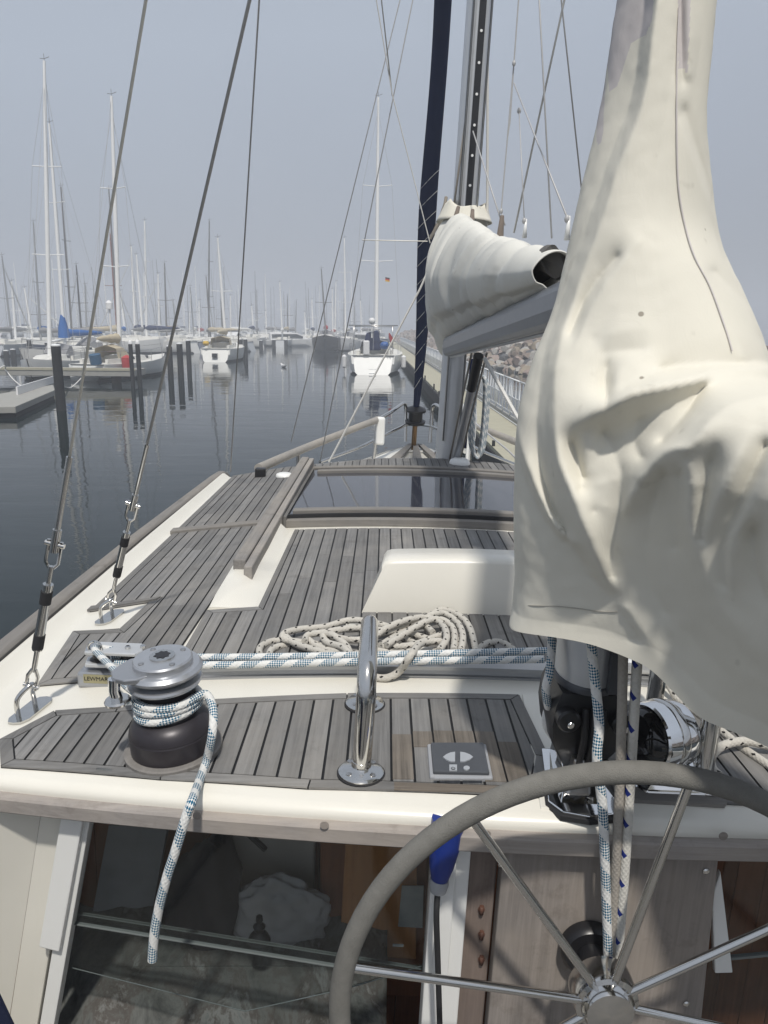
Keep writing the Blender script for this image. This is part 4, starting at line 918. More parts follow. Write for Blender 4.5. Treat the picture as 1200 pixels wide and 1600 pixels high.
# crease network of the cover: photo-space polylines with a height in centimetres at every point
CREASE=[
 # edge of the flat port strip running down from the mast top, then its shaded trough
 [(1030,-160,2.4),(1026,10,2.6),(1017,70,2.8),(1013,120,2.8),(1001,170,2.8),(978,230,2.8),(961,270,2.8),(953,298,2.8),(934,357,2.7),(910,421,2.6),(893,473,2.6),(876,520,2.8),(866,575,3.2),(864,627,3.4),(864,680,3.8),(873,725,4.0),(891,764,4.0),(918,841,3.6),(932,872,2.8),(947,908,1.6),(954,924,.8)],
 [(1012,-160,.2),(1008,10,.2),(998,70,.2),(994,120,.2),(982,170,.2),(958,230,.3),(944,270,.4),(935,298,.4),(915,357,.5),(892,421,.5),(873,473,.4),(855,530,.3),(846,590,.1),(840,645,0),(838,697,0),(846,750,0),(864,802,0),(890,848,0),(920,888,0)],
 [(801,655,.2),(804,672,1.0),(820,725,1.8),(838,771,2.0),(857,808,1.8),(897,854,1.4),(930,898,1.2)],
 [(797,668,0),(812,727,0),(829,773,0),(848,812,0),(888,860,0),(925,906,0),(962,945,.2),(1003,1000,.4)],
 [(975,950,1.0),(1012,1005,1.2),(1040,1045,1.0)],
 # thin second ridge
 [(1000,376,2.75),(976,406,2.8),(950,436,2.8),(924,477,2.8),(902,530,2.7),(886,567,2.8)],
 [(966,398,1.5),(938,430,1.1),(911,470,1.1),(891,520,1.5)],
 [(925,528,2.0),(955,520,2.3),(985,514,2.3),(1012,513,2.1)],[(940,548,1.5),(975,548,1.4),(1008,546,1.5)],
 [(1012,552,2.0),(985,565,2.5),(966,582,2.8),(962,598,3.2),(974,606,3.6),(1000,596,3.4),(1027,583,3.0)],[(949,568,.9),(946,600,1.0),(949,625,2.4)],
 # fold edge at boom level, the deep undercut below it, the second overlapping fold
 [(893,664,3.6),(912,652,4.6),(934,640,5.6),(960,627,6.6),(986,612,7.4),(1020,605,7.8),(1060,598,7.8),(1103,590,7.0)],
 [(1027,582,2.6),(1065,580,3.2),(1105,580,3.6),(1150,578,4.0),(1215,576,4.4)],[(1035,575,.3),(1105,572,.4),(1215,568,.4)],
 [(893,690,1.2),(899,715,.8),(908,748,.7)],[(915,668,3.0),(914,700,2.4),(914,740,1.6)],
 [(940,672,1.6),(958,700,.9),(970,735,.3),(970,765,.1),(968,800,.1),(960,830,.1),(953,860,.2),(956,905,.4)],
 [(1000,650,3.0),(990,690,.8),(1000,715,.6)],[(1101,602,4.4),(1080,632,2.8),(1052,666,1.8),(1030,688,1.2)],
 [(905,765,1.8),(935,758,1.6),(958,750,.9)],[(925,800,2.0),(945,792,1.4)],
 [(1215,618,7.2),(1188,622,7.0),(1160,627,6.9),(1137,634,6.8),(1112,656,6.4),(1090,684,6.0),(1070,700,5.6),(1055,699,5.2),(1039,704,4.6),(1022,720,4.0),(1004,744,3.4),(986,776,2.4),(974,800,1.2)],
 [(1150,598,4.2),(1215,600,4.6)],
 [(1035,740,1.4),(1020,785,.3),(1008,850,0),(1012,910,.1),(1040,960,.3)],[(1062,740,2.0),(1055,800,.8),(1055,860,.5)],
 [(1072,716,4.2),(1078,750,3.4),(1080,820,2.6),(1086,850,2.5),(1096,890,2.4),(1117,942,2.2),(1160,992,2.0),(1215,1036,1.8)],
 [(1070,990,.8),(1120,1040,1.0)],
 [(1122,690,4.6),(1110,720,2.4),(1100,770,1.4),(1092,846,1.6)],
 [(1190,640,5.6),(1178,660,5.0),(1162,694,4.4),(1132,757,3.8),(1112,800,3.0),(1100,840,2.4)],
 [(1198,690,2.2),(1172,745,1.6),(1150,800,1.4),(1128,860,1.4),(1132,920,1.6)],
 [(1215,705,4.4),(1184,765,3.8),(1162,812,3.4),(1143,845,3.2),(1140,900,2.8),(1137,940,2.0)],[(1172,830,1.2),(1180,900,1.2),(1200,950,1.4)],[(1215,820,3.0),(1205,900,2.6),(1215,960,2.2)],
 # lacing seam and the facets beyond it
 [(1053,-160,1.0),(1053,60,1.0),(1055,180,1.2),(1057,300,1.4),(1059,338,1.5),(1066,366,1.5),(1097,418,1.5),(1131,490,1.5),(1150,530,1.5),(1162,566,1.6)],
 [(1062,190,1.0),(1076,235,1.2),(1094,284,1.2),(1124,357,1.1),(1160,430,.8)],[(1068,170,-.2),(1086,230,-.5),(1104,280,-.5),(1140,365,-.4)],
 [(1108,427,.9),(1150,470,1.0),(1200,518,1.0)],[(1114,424,.1),(1156,464,0),(1205,508,0)],
 [(1075,-160,.9),(1078,60,.9),(1076,120,.6)],[(1066,-160,-.1),(1066,60,-.1),(1066,130,0)],
 [(790,780,0),(800,900,0),(805,965,0),(850,982,0),(920,992,0),(1000,1003,.2)],[(840,880,0),(870,940,0)],[(1050,1060,1.0),(1090,1112,.8),(1140,1135,.8),(1210,1180,.8)],
 [(780,640,0),(800,600,0),(840,480,0),(880,360,0),(915,250,0),(935,130,0),(942,0,0),(942,-160,0)],[(1090,-160,0),(1095,60,0),(1082,160,0),(1100,240,0),(1150,380,0),(1220,500,.2)],
 [(600,-400,0),(600,1400,0)],[(1600,-400,0),(1600,1400,1.5)],[(1330,500,1.0),(1330,700,2.2),(1330,900,2.2),(1330,1100,1.2)],
]
import numpy as np
GX0,GY0,GS=640,-300,2.0; GW,GH=384,768
def crease_map():                                    # cloth stretched like a soap film between the creases
    Z=None
    for lev in (16,8,4,2,1):
        w,h=GW//lev,GH//lev; F=np.zeros((h,w)); N=np.zeros((h,w))
        for pl_ in CREASE:
            for (x0,y0,h0),(x1,y1,h1) in zip(pl_,pl_[1:]):
                n=max(2,int(max(abs(x1-x0),abs(y1-y0))/(GS*lev)*1.6)+1)
                for k in range(n+1):
                    t=k/n; i=int((lerp(x0,x1,t)-GX0)/GS/lev); j=int((lerp(y0,y1,t)-GY0)/GS/lev)
                    if 0<=i<w and 0<=j<h: F[j,i]+=lerp(h0,h1,t); N[j,i]+=1
        K=N>0; F[K]/=N[K]
        if Z is None: Z=np.full((h,w),F[K].mean())
        else: Z=np.repeat(np.repeat(Z,2,0),2,1)
        for _ in range(260 if lev>1 else 90):
            Z[K]=F[K]; P=np.pad(Z,1,mode='edge'); Z=(P[:-2,1:-1]+P[2:,1:-1]+P[1:-1,:-2]+P[1:-1,2:])*.25
        Z[K]=F[K]
    def blur(A,n):
        for _ in range(n):
            P=np.pad(A,1,mode='edge'); A=(P[:-2,1:-1]+P[2:,1:-1]+P[1:-1,:-2]+P[1:-1,2:]+4*P[1:-1,1:-1])/8
        return A
    return (.85*blur(Z,3)+.15*blur(Z,12))*.01
CM=crease_map()
def foldh(px,py):
    x=(px-GX0)/GS; y=(py-GY0)/GS
    if x<0 or y<0 or x>=GW-1.01 or y>=GH-1.01: return 0.0
    i,j=int(x),int(y); u,v=x-i,y-j; fd=min(1,max(0,(1395-px)/170)); fd=fd*fd*(3-2*fd)
    return fd*float((CM[j,i]*(1-u)+CM[j,i+1]*u)*(1-v)+(CM[j+1,i]*(1-u)+CM[j+1,i+1]*u)*v)
# cover: fans from the spine (top ridge, y z) to the leading edge down the mast and on along the hem
TH=radians(30); MY=1.54                               # the boom lies swung out to starboard
SP=[(0,.09,1.3),(.18,.095,.72),(.30,.10,.534),(.42,.129,.229),(.50,.19,.11),(.56,.25,.015),(.60,.302,-.062),(.66,.42,-.076),(.74,.65,-.085),(.86,1.1,-.095),(1,1.9,-.12)]
LE=[(0,-.085,1.3),(.30,-.085,.5),(.42,-.09,.15),(.50,-.09,-.15),(.57,-.085,-.45),(.60,-.07,-.56),(.63,-.02,-.572),(.70,.20,-.535),(.725,.28,-.545),(.76,.40,-.612),(.86,.85,-.60),(1,1.9,-.58)]
WZ=[(-.7,.215),(-.5,.225),(-.3,.245),(-.16,.24),(-.06,.21),(.05,.155),(.2,.122),(.3,.102),(.45,.078),(.7,.068),(1.3,.066)]
NS_,NV=440,170
def smooth_keys(K):
    n=len(K); d=len(K[0]); T=[]
    for i in range(n):
        t=[]
        for c in range(1,d):
            l=(K[i][c]-K[i-1][c])/(K[i][0]-K[i-1][0]) if i else None; r=(K[i+1][c]-K[i][c])/(K[i+1][0]-K[i][0]) if i<n-1 else None
            t.append(r if l is None else l if r is None else (0 if l*r<=0 else 2*l*r/(l+r)))
        T.append(t)
    def f(x):
        x=min(max(x,K[0][0]),K[-1][0]); i=0
        while i<n-2 and x>K[i+1][0]: i+=1
        h=K[i+1][0]-K[i][0]; t=(x-K[i][0])/h; a=t*t*(3-2*t); b0=t*(1-t)**2*h; b1=t*t*(t-1)*h
        return tuple(K[i][c]*(1-a)+K[i+1][c]*a+T[i][c-1]*b0+T[i+1][c-1]*b1 for c in range(1,d))
    return f
SPf,LEf,WZf=smooth_keys(SP),smooth_keys(LE),smooth_keys(WZ); SGf=smooth_keys([(-.12,1.0),(-.05,1.5),(.05,1.7),(.2,1.5),(.4,1.25),(1.3,1.2)])
def cov(s,v,sg):
    a=SPf(s); c=LEf(s); A_=lerp(a[0],c[0],v); z=lerp(a[1],c[1],v)
    op=min(1,max(0,(s-.56)/.10)); op=op*op*(3-2*op)
    fc=max(0,1-abs(2*v-1)**2.3)**.5; fo=max(0,1-(1-min(1,v*3.2))**2.6)**.4
    far=min(1,max(0,(A_-.05)/.45)); far=far*far*(3-2*far)
    fo*=1-.60*max(0,(v-.28)/.72)**1.15*far
    w=lerp(WZf(z)[0],.185-.04*min(1,max(0,A_-.5)),far)
    if sg>0: w*=SGf(z)[0]
    L_=sg*w*lerp(fc,fo,op); xm=.445+.03*max(0,z)
    return Vector((xm+L_*cos(TH)+A_*sin(TH),MY+L_*sin(TH)-A_*cos(TH),z))
disp=[]; b=MB()
PATCH=[[(940,-90),(956,-90),(956,45),(944,95),(941,200),(930,260),(930,120)],[(950,140),(962,132),(985,62),(1008,-90),(956,-90),(956,45),(946,95)],[(985,64),(1008,52),(1020,28),(1028,-90),(1004,-90)],[(1058,-90),(1061,103),(1076,108),(1083,-90)]]
def inpoly(x,y,P):
    r=False; n=len(P)
    for i in range(n):
        (x0,y0),(x1,y1)=P[i],P[i-1]
        if (y0>y)!=(y1>y) and x<(x1-x0)*(y-y0)/(y1-y0)+x0: r=not r
    return r
vs=[]; pix=[]
e_=1e-3; t_=(cov(.3+e_,.5,-1)-cov(.3-e_,.5,-1)).cross(cov(.3,.5+e_,-1)-cov(.3,.5-e_,-1)); NSG=1 if t_.x>0 else -1
svals=[k/(NS_-1) for k in range(NS_)]
svals=[s**.9 for s in svals]
for s in svals:
    for sg in (-1,1):
        row=range(NV) if sg<0 else range(NV-2,0,-1)
        for k in row:
            v=k/(NV-1); v=.5-.5*cos(pi*v)*(.6+.4*abs(cos(pi*v)))
            p=cov(s,v,sg); e=1e-3
            du=cov(min(1,s+e),v,sg)-cov(max(0,s-e),v,sg); dv_=cov(s,min(1,v+e),sg)-cov(s,max(0,v-e),sg)
            n_=du.cross(dv_); n_=n_.normalized() if n_.length>1e-9 else Vector((sg,0,0))
            n_=n_*(sg*NSG)
            h=-.006; q=(9999,9999); f=(BR@p).dot(_F)
            if f>.2:
                q=bproj(p)
                if sg<0 or v<.6:
                    p=p-p.normalized()*(1.55*foldh(*q)*(1 if sg<0 else min(1,max(0,(.6-v)/.35))))
            h+=.0025*noise.noise(p*7)+.0022*noise.noise(Vector((p.x*14,p.y*14,p.z*9)))+.0010*noise.noise(p*38)
            vs.append(p+n_*h*min(1,v*14,(1-v)*14)); pix.append(q)
rw=2*NV-2; disp=[vs[i*rw:(i+1)*rw] for i in range(NS_)]
fs=[]; mis=[]
for i in range(NS_-1):
    for j in range(rw):
        k=(j+1)%rw
        if svals[i]>.60 and (j==NV-1 or j==NV-2): continue      # open along the hem
        fs.append((i*rw+j,(i+1)*rw+j,(i+1)*rw+k,i*rw+k)); q=pix[i*rw+j]; mis.append(1 if q[1]<220 and any(inpoly(*q,P) for P in PATCH) else 0)
b.add(vs,fs,True); b.mi=mis
mzc=b.build('mizzen_sail_cover',[M['canvas'],M['canvasp']],sharp=180); aboard(mzc)
sm=mzc.modifiers.new('cloth','SOLIDIFY'); sm.thickness=.004; sm.offset=0
tag(mzc,'large cream canvas cover draped in heavy folds over mast and boom beside the wheel','sail cover')
def on_cover(px,py):                                # nearest displaced port-side vertex to a photo pixel
    best=None
    for i in range(0,NS_,3):
        for j in range(0,NV+6,2):
            p=disp[i][j]
            if p.y<.3: continue
            q=bproj(p); d=(q[0]-px)**2+(q[1]-py)**2
            w=(BR@p).dot(_F)
            if best is None or d+ (w*60)**2*.02<best[0]: best=(d+(w*60)**2*.02,p)
    return best[1]
b=MB()
sp=[on_cover(*q) for q in ((1062,20),(1058,120),(1057,220),(1060,300),(1068,350),(1085,400),(1110,450),(1133,505),(1150,545))]
dirs=Vector((-.25,-.95,.2))*.006
b.tube([p+dirs for p in spline(sp,5)],.0013,6); b.build('seam',M['canvasp'],mzc)
b=MB(); hs=[on_cover(*q) for q in ((802,943),(830,946),(865,948),(900,949),(935,950),(960,951))]
b.tube([p+Vector((-.3,-.9,.1))*.003 for p in spline(hs,5)],.0008,5); b.build('hem_stitch',paint('grey_thread',(.32,.30,.26),.9),mzc)
# main sail cover: rings square to the boom
def top_at(y):
    return interp([(2.6,.262),(2.8,.285),(3.0,.315),(3.6,.40),(4.5,.545),(5.2,.69),(5.7,.80),(5.95,.80),(6.05,.70)],y)[0]
def bot_at(y):
    zb_=B0.z+(B1.z-B0.z)*(B0.y-y)/(B0.y-B1.y); return zb_+.055
rings=[]; NS=110; NR=72
for k in range(NS+1):
    t=k/NS; y=6.08-(6.08-2.66)*t
    zt_=top_at(y); zb_=bot_at(min(y,5.9)); xc=lerp(B0.x,B1.x,(B0.y-y)/(B0.y-B1.y)); 
    hw=interp([(2.6,.085),(2.8,.09),(3.4,.13),(4.5,.19),(5.6,.21),(5.9,.19),(6.0,.13),(6.08,.05)],y)[0]
    if y>5.7: zb_-= .12*min(1,(y-5.7)/.2)
    r=[]
    for j in range(NR):
        a=2*pi*j/NR; sx,cz=sin(a),cos(a)
        zc=(zt_+zb_)/2; hh=(zt_-zb_)/2
        x=xc-hw*sx*(1.0-.25*cz if cz>0 else 1.0-.10*cz*0); z=zc+hh*cz
        if cz<-.7: x=xc+(x-xc)*.75
        q_=y+.35*(z-zc)*(1 if y<4.6 else -.5)+.10*noise.noise(Vector((x*3,y*2,z*3)))
        rd=lambda f,s_: (1-abs(noise.noise(Vector((q_*f,s_+z*.8,s_*3.1))))*2.2)
        w=.042*rd(3.1,1.3)+.026*rd(6.3,4.7)+.012*rd(13,9.1)-.042
        w*=(.55+.45*abs(sx))*min(1,(y-2.6)/.9)
        w-=.035*max(0,1-abs(y-5.05)/.07)+.03*max(0,1-abs(y-4.0)/.06)+.022*max(0,1-abs(y-5.62)/.05)
        if y<2.8: w*=.4
        dv=Vector((x-xc,0,(z-zc)*hw/max(hh,.01))); dv=dv.normalized() if dv.length>1e-6 else dv
        r.append(Vector((x,y,z))+dv*w)
    rings.append(r)
b=MB(); b.loft(rings,True,False,True); mc=aboard(b.build('mainsail_cover',M['canvas2'],sharp=180)); tag(mc,'off-white canvas cover bunched round the furled mainsail, its near end open','sail cover')
sm=mc.modifiers.new('cloth','SOLIDIFY'); sm.thickness=.008; sm.offset=-1
sb=mc.modifiers.new('smooth','SUBSURF'); sb.levels=1; sb.render_levels=1
b=MB(); rings=[]
mxx=onmast(335)
for k in range(7):
    t=k/6; r=[]
    for j in range(40):
        a=2*pi*j/40; rr=lerp(.20,.14,t)+.02*t*sin(a*3+.6)+.006*sin(a*7)*t; hh=.0+.11*t*(1+.25*sin(a*2+1.2)+.12*sin(a*4))
        r.append(Vector((mxx.x+rr*cos(a),5.8+rr*1.25*sin(a),.74+hh)))
    rings.append(r)
b.loft(rings,True,False,True); cl_=b.build('collar',M['canvas'],mc,sharp=180); s2=cl_.modifiers.new('cloth','SOLIDIFY'); s2.thickness=.006
for px,py,y,px2,py2,y2 in ((716,330,5.55,700,380,5.5),(738,335,5.5,735,390,5.4),(784,345,4.85,778,400,4.85)):
    b=MB(); a=by(px,py,y); c=by(px2,py2,y2); b.tube([a+Vector((0,0,.03)),lerp(a,c,.5),c,c+Vector((0,-.05,-.25))],[.012,.022,.014,.005],8); b.build('tie_strap',paint('brown_webbing',(.22,.18,.15),.9,.3,20),mc)
# furled sail inside the open end
b=MB(); pts=[]
for k in range(9):
    y=2.72+.12*k; pts.append(Vector((lerp(B0.x,B1.x,(B0.y-y)/(B0.y-B1.y))+.01*sin(k),y,bot_at(y)+.055+.02*sin(k*1.3))))
b.tube([p+Vector((.03,.0,-.02)) for p in pts],[.012,.022,.028,.03,.035,.04,.04,.04,.04],14); o=aboard(b.build('furled_mainsail',paint('sailcloth',(.55,.54,.5),.7,.1))); tag(o,'rolled pale mainsail showing in the open end of its cover','sail')
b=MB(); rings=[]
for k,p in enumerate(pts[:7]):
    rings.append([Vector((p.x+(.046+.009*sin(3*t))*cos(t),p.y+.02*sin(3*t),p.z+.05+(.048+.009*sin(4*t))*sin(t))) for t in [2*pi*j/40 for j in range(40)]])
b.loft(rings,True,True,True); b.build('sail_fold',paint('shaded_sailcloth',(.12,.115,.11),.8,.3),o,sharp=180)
# ------------------------------------------------------------------ water
m=NT('harbour_water'); v=m.coord(scale=(.45,1,1)); n1=m.noise(v,1.1,3,.5,.4); n2=m.noise(m.coord(scale=(.3,1,1)),.22,2); n3=m.noise(m.coord(scale=(.6,1,1)),5,2)
h=m.math('ADD',m.math('MULTIPLY_ADD',n2,1.6,n1),m.math('MULTIPLY',n3,.10))
b_=m.node('ShaderNodeBump'); b_.inputs['Strength'].default_value=1; b_.inputs['Distance'].default_value=.012; m.link(h,b_.inputs['Height']); m.link(b_.outputs[0],m.p.inputs['Normal'])
m.col((.006,.013,.015)); M['water']=m.set(Roughness=.03,Specular_IOR_Level=.24,IOR=1.33)
b=MB(); b.add([(-480,-60,0),(480,-60,0),(480,680,0),(-480,680,0)],[(0,1,2,3)]); tag(b.build('water',M['water']),None,None,None,'structure')
# ------------------------------------------------------------------ concrete and timber
def conc(name,c,sc=3):
    m=NT(name); f=m.noise(m.coord(),sc,6,.65); g=m.noise(m.coord(),60,3)
    m.col(m.mix(m.math('MULTIPLY_ADD',g,.3,m.math('MULTIPLY',f,.7)),tuple(x*.7 for x in c),tuple(x*1.2 for x in c))); m.bump(g,.3,.01); return m.set(Roughness=.9)
M['conc']=conc('pale_concrete',(.40,.38,.29)); M['conc2']=conc('grey_concrete',(.33,.325,.30)); M['tar']=paint('tarred_timber',(.014,.015,.017),.75,.4,5,0,.3); M['galv']=paint('galvanised_steel',(.86,.87,.87),.5,.08,20)
M['pwhite']=paint('painted_white',(.72,.72,.72),.5,.1,8); M['rust']=paint('rusty_timber',(.06,.035,.025),.9,.4,8)
# pier on the starboard side
e0=wz(622,550,.6); e1=wz(790,718,.6); ed=(e0-e1).normalized()
p0=e1-ed*22; p1=e1+ed*115; nr=Vector((ed.y,-ed.x,0)); PW=1.25
pier=empty('pier',tuple(Vector((p0.x,p0.y,0)))); tag(pier,'long pale concrete pier with a barred white railing beside the breakwater','pier')
def pl(mb,name,mat,par,base,**k):
    o=mb.build(name,mat,par,**k); o.location=-Vector(base); return o
pb=Vector((p0.x,p0.y,0)); Lp=(p1-p0).length
def pt(s,t,z): q=p0+ed*s+nr*t; return Vector((q.x,q.y,z))
b=MB()
k=0
while k*3<Lp-3:
    b.loft([[pt(k*3+.01,0,.42),pt(k*3+.01,0,.6),pt(k*3+.01,PW,.6),pt(k*3+.01,PW,.42)],[pt(k*3+2.99,0,.42),pt(k*3+2.99,0,.6),pt(k*3+2.99,PW,.6),pt(k*3+2.99,PW,.42)]],True,True,False); k+=1
pl(b,'walkway',M['conc'],pier,pb,bevel=.01)
b=MB(); b.loft([[pt(0,.06,-.5),pt(0,.06,.43),pt(0,PW-.06,.43),pt(0,PW-.06,-.5)],[pt(Lp,.06,-.5),pt(Lp,.06,.43),pt(Lp,PW-.06,.43),pt(Lp,PW-.06,-.5)]],True,True,False); pl(b,'float',M['tar'],pier,pb)
b=MB(); b.loft([[pt(0,-.05,.3),pt(0,-.05,.52),pt(0,0,.52),pt(0,0,.3)],[pt(Lp,-.05,.3),pt(Lp,-.05,.52),pt(Lp,0,.52),pt(Lp,0,.3)]],True,True,False); pl(b,'fender_strip',M['tar'],pier,pb)
b=MB(); b.loft([[pt(0,PW-.12,.6),pt(0,PW-.12,.70),pt(0,PW,.70),pt(0,PW,.6)],[pt(Lp,PW-.12,.6),pt(Lp,PW-.12,.70),pt(Lp,PW,.70),pt(Lp,PW,.6)]],True,True,False); pl(b,'kerb',M['conc2'],pier,pb)
for k in range(38):
    s0=20+2.4*k; b=MB()
    for s in (s0,s0+1.2): b.tube([pt(s,PW-.06,.7),pt(s,PW-.06,1.68)],.022,6)
    for z in (1.68,1.22,.82): b.tube([pt(s0,PW-.06,z),pt(s0+2.38,PW-.06,z)],.021 if z>1.6 else .014,6)
    nb=5
    for j in range(nb): s=s0+2.4*j/nb; b.tube([pt(s,PW-.06,.82),pt(s,PW-.06,1.66)],.018,5)
    pl(b,'railing_panel',M['galv'],pier,pb)
for px,py in ((771,697),(664,596),(678,609),(686,620),(655,584),(760,668)):
    q=wz(px,py,.6); b=MB(); b.box((q.x-.03,q.y-.03,.6),(q.x+.03,q.y+.03,.60+.17*q.y/14*.62)); pl(b,'bollard',M['tar'],pier,pb,bevel=.005)
b=MB(); a=wz(742,642,.6); 
b.tube([pt(25,PW-.1,.62),pt(60,PW-.1,.62)],.03,6); pl(b,'pipe',M['galv'],pier,pb)
# breakwater of boulders
def bl(t): return interp([(-.5,14.5,-40),(0,12.2,28),(.15,9.9,45),(.4,7.4,71),(.7,4.6,110),(1,1.2,165)],t)
b=MB(); rings=[]
for k in range(61):
    x,y=bl(-.5+1.5*k/60); nx,ny=.995,.1
    rings.append([Vector((x+nx*d,y+ny*d,z)) for d,z in ((-.6,-1),(.3,.1),(1.6,1.0),(3.0,1.75),(4.5,2.0),(8,1.9),(12,-1))])
b.loft(rings,False,False,False); tag(b.build('embankment',conc('embankment_stone',(.10,.095,.09),2)),None,None,None,'structure')
def rock(seed):
    bm=bmesh.new(); bmesh.ops.create_icosphere(bm,subdivisions=3,radius=1); rr=random.Random(seed)
    pls=[(Vector((rr.uniform(-1,1),rr.uniform(-1,1),rr.uniform(-1,1))).normalized(),rr.uniform(.42,.8)) for _ in range(12)]
    for v in bm.verts:
        for nn,d in pls:
            k=v.co.dot(nn)-d
            if k>0: v.co-=nn*k
        v.co*=1+.10*noise.noise(v.co*2.3+Vector((seed,0,0)))
        v.co.z*=.8
    me=bpy.data.meshes.new('boulder'); bm.to_mesh(me); bm.free(); return me
RC=[('pinkish granite',(.30,.235,.205)),('pale grey',(.36,.345,.32)),('dark slate',(.10,.10,.105)),('brown',(.22,.175,.145)),('sandy',(.34,.29,.225))]
rocks=[]
for i,(nm,c) in enumerate(RC):
    for s in range(2):
        me=rock(i*7+s); me.materials.append(conc('stone_'+nm.replace(' ','_'),c,2.5)); o=bpy.data.objects.new('boulder',me); rocks.append((o,nm))
random.seed(21); first={}
spots=[]
for k in range(58):
    for r in range(5):
        t=.11+.34*(k+random.random()*.6)/58; x,y=bl(t); d=[-.1,.75,1.6,2.5,3.5][r]+random.uniform(-.3,.3); z=interp([(-.3,.02),(.3,.15),(1.6,1.05),(3,1.75),(4.5,2.0)],d)[0]
        spots.append((x+d,y+.1*d+random.uniform(-.2,.2),z+random.uniform(-.05,.12),random.uniform(.34,.62)))
for x,y,z,s in spots[:290]:
    i=random.choices(range(10),[3,3,4,4,1,1,2,2,3,3])[0]; o,nm=rocks[i]
    c=o.copy() if i in first else o; first[i]=1; COL.objects.link(c)
    c.location=(x,y,z); c.scale=(s*random.uniform(.85,1.3),s*random.uniform(.85,1.2),s*random.uniform(.75,1.1)); c.rotation_euler=(random.uniform(-.5,.5),random.uniform(-.5,.5),random.uniform(0,6.28))
    tag(c,nm+' boulder piled with others on the breakwater slope','boulder',nm+' boulders of the breakwater')
for i,(o,nm) in enumerate(rocks):
    if i not in first: bpy.data.objects.remove(o)
b=MB()
rb=[rock(90+i) for i in range(3)]
for k in range(1500):
    t=.44+.56*random.random()**1.1 if k<620 else random.uniform(-.35,.13) if k<1250 else random.uniform(.1,.46); x,y=bl(t); d=random.uniform(-.3,4.5) if k<1250 else random.uniform(4,7); z=interp([(-.3,.02),(.3,.15),(1.6,1.05),(3,1.75),(4.5,2.0),(8,1.85)],d)[0]; s=random.uniform(.4,.7)
    me=rb[k%3]; R_=Matrix.Rotation(random.uniform(0,6.28),3,'Z'); b.m=k%3
    b.add([R_@v.co*s+Vector((x+d,y+.1*d,z)) for v in me.vertices],[tuple(p.vertices) for p in me.polygons])
o=b.build('rubble',[conc('rubble_pink',(.28,.23,.2)),conc('rubble_grey',(.33,.32,.30)),conc('rubble_brown',(.2,.165,.14))]); tag(o,'mass of breakwater rubble running off both ways and fading into the fog','rubble',None,'stuff')
# ------------------------------------------------------------------ mooring posts
def post(px,py0,py1,r,cap=False,label='',group='black mooring posts'):
    q=wz(px,py1,0); top=wy(px,py0,q.y).z
    b=MB(); b.tube([(0,0,-2),(0,0,top)],[r*1.05,r],16); o=b.build('mooring_post',M['tar']); o.location=(q.x,q.y,0)
    tag(o,label,'post',group)
    b=MB(); b.lathe([(r*1.04,top-.02),(r*1.04,top+.03),(r*.6,top+(.16 if cap else .05)),(.01,top+(.2 if cap else .06))],None,16); b.build('post_cap',M['pwhite'] if cap else M['galv'],o)
    return q
PST=[(96,540,642,.16,0,'thick black mooring post with a flat pale top beside the finger pontoon'),
(208,537,604,.10,1,'black mooring post with white cone cap, nearer the jetty root of the pair'),(219,537,604,.11,1,'black mooring post with white cone cap, outer one of the pair at the jetty end'),
(267,541,590,.16,0,'black post standing in open water nearest the white capped pair'),(283,537,590,.17,0,'tallest black post in open water, middle of the row of three'),(296,532,578,.16,0,'slim far black post ending the row of three in open water'),
(49,530,573,.16,0,'black post in front of the boat with the dark blue sprayhood'),(75,535,560,.17,0,'short black post close behind the thick one'),
(11,548,566,.2,0,'stubby black post at the grey hull with red dodger beyond'),(22,546,566,.2,0,'second stubby black post at the same grey hull'),
(377,530,560,.2,0,'black post nearer the white stern-on sloop, one of a close pair'),(384,530,561,.2,0,'outer black post of the close pair by the channel'),
(408,532,545,.25,0,'distant post beside the small motorboat'),(428,531,545,.25,0,'distant post at the bow of the white motor cruiser'),(447,531,545,.25,0,'distant post at the stern of the white motor cruiser')]
for a in PST: post(*a[:4],bool(a[4]),a[5])
# ------------------------------------------------------------------ jetty and finger pontoon
j0=wz(-60,577,.72); j1=wz(210,578,.72); jy=j1.y
jt=empty('jetty',(j1.x,jy,0)); tag(jt,'pale concrete jetty reaching out from the marina with posts at its end','jetty'); jb=(j1.x,jy,0)
b=MB(); b.box((j0.x-30,jy,.38),(j1.x,jy+1.9,.72)); pl(b,'deck_beam',M['conc2'],jt,jb,bevel=.02)
b=MB(); b.box((j0.x-30,jy-.03,.66),(j1.x+.03,jy+.1,.80)); pl(b,'edge_beam',M['conc'],jt,jb,bevel=.01)
for x in (j1.x-1.2,j1.x-9,j1.x-17):
    b=MB(); b.tube([(x,jy+.7,-2),(x,jy+.7,.4)],.25,14); pl(b,'pile',M['rust'],jt,jb)
q=wz(122,555,.8); b=MB(); b.box((q.x-.25,jy+.15,.80),(q.x+.25,jy+.4,.9)); pl(b,'mooring_cleat',paint('red_paint',(.4,.03,.02),.5),jt,jb)
f=[wz(0,615,.38),wz(83,601,.38),wz(86,609,.38),wz(24,635,.38),wz(-70,637,.38),wz(-70,618,.38)]
fp_=empty('finger_pontoon',(f[3].x,f[3].y,0)); tag(fp_,'low floating finger pontoon with timber deck and white guard board','pontoon'); fb_=(f[3].x,f[3].y,0)
b=MB(); b.prism([(p.x,p.y) for p in f],.16,.38); pl(b,'deck',M['conc2'],fp_,fb_,bevel=.02)
b=MB(); b.prism([(lerp(p.x,f[0].x,.03),lerp(p.y,f[0].y,.03)) for p in f],-.1,.16); pl(b,'float',M['tar'],fp_,fb_)
a=wz(27,617,.38); c=wz(84,598,.38); b=MB(); d=(c-a).normalized(); nn=Vector((-d.y,d.x,0))*.03
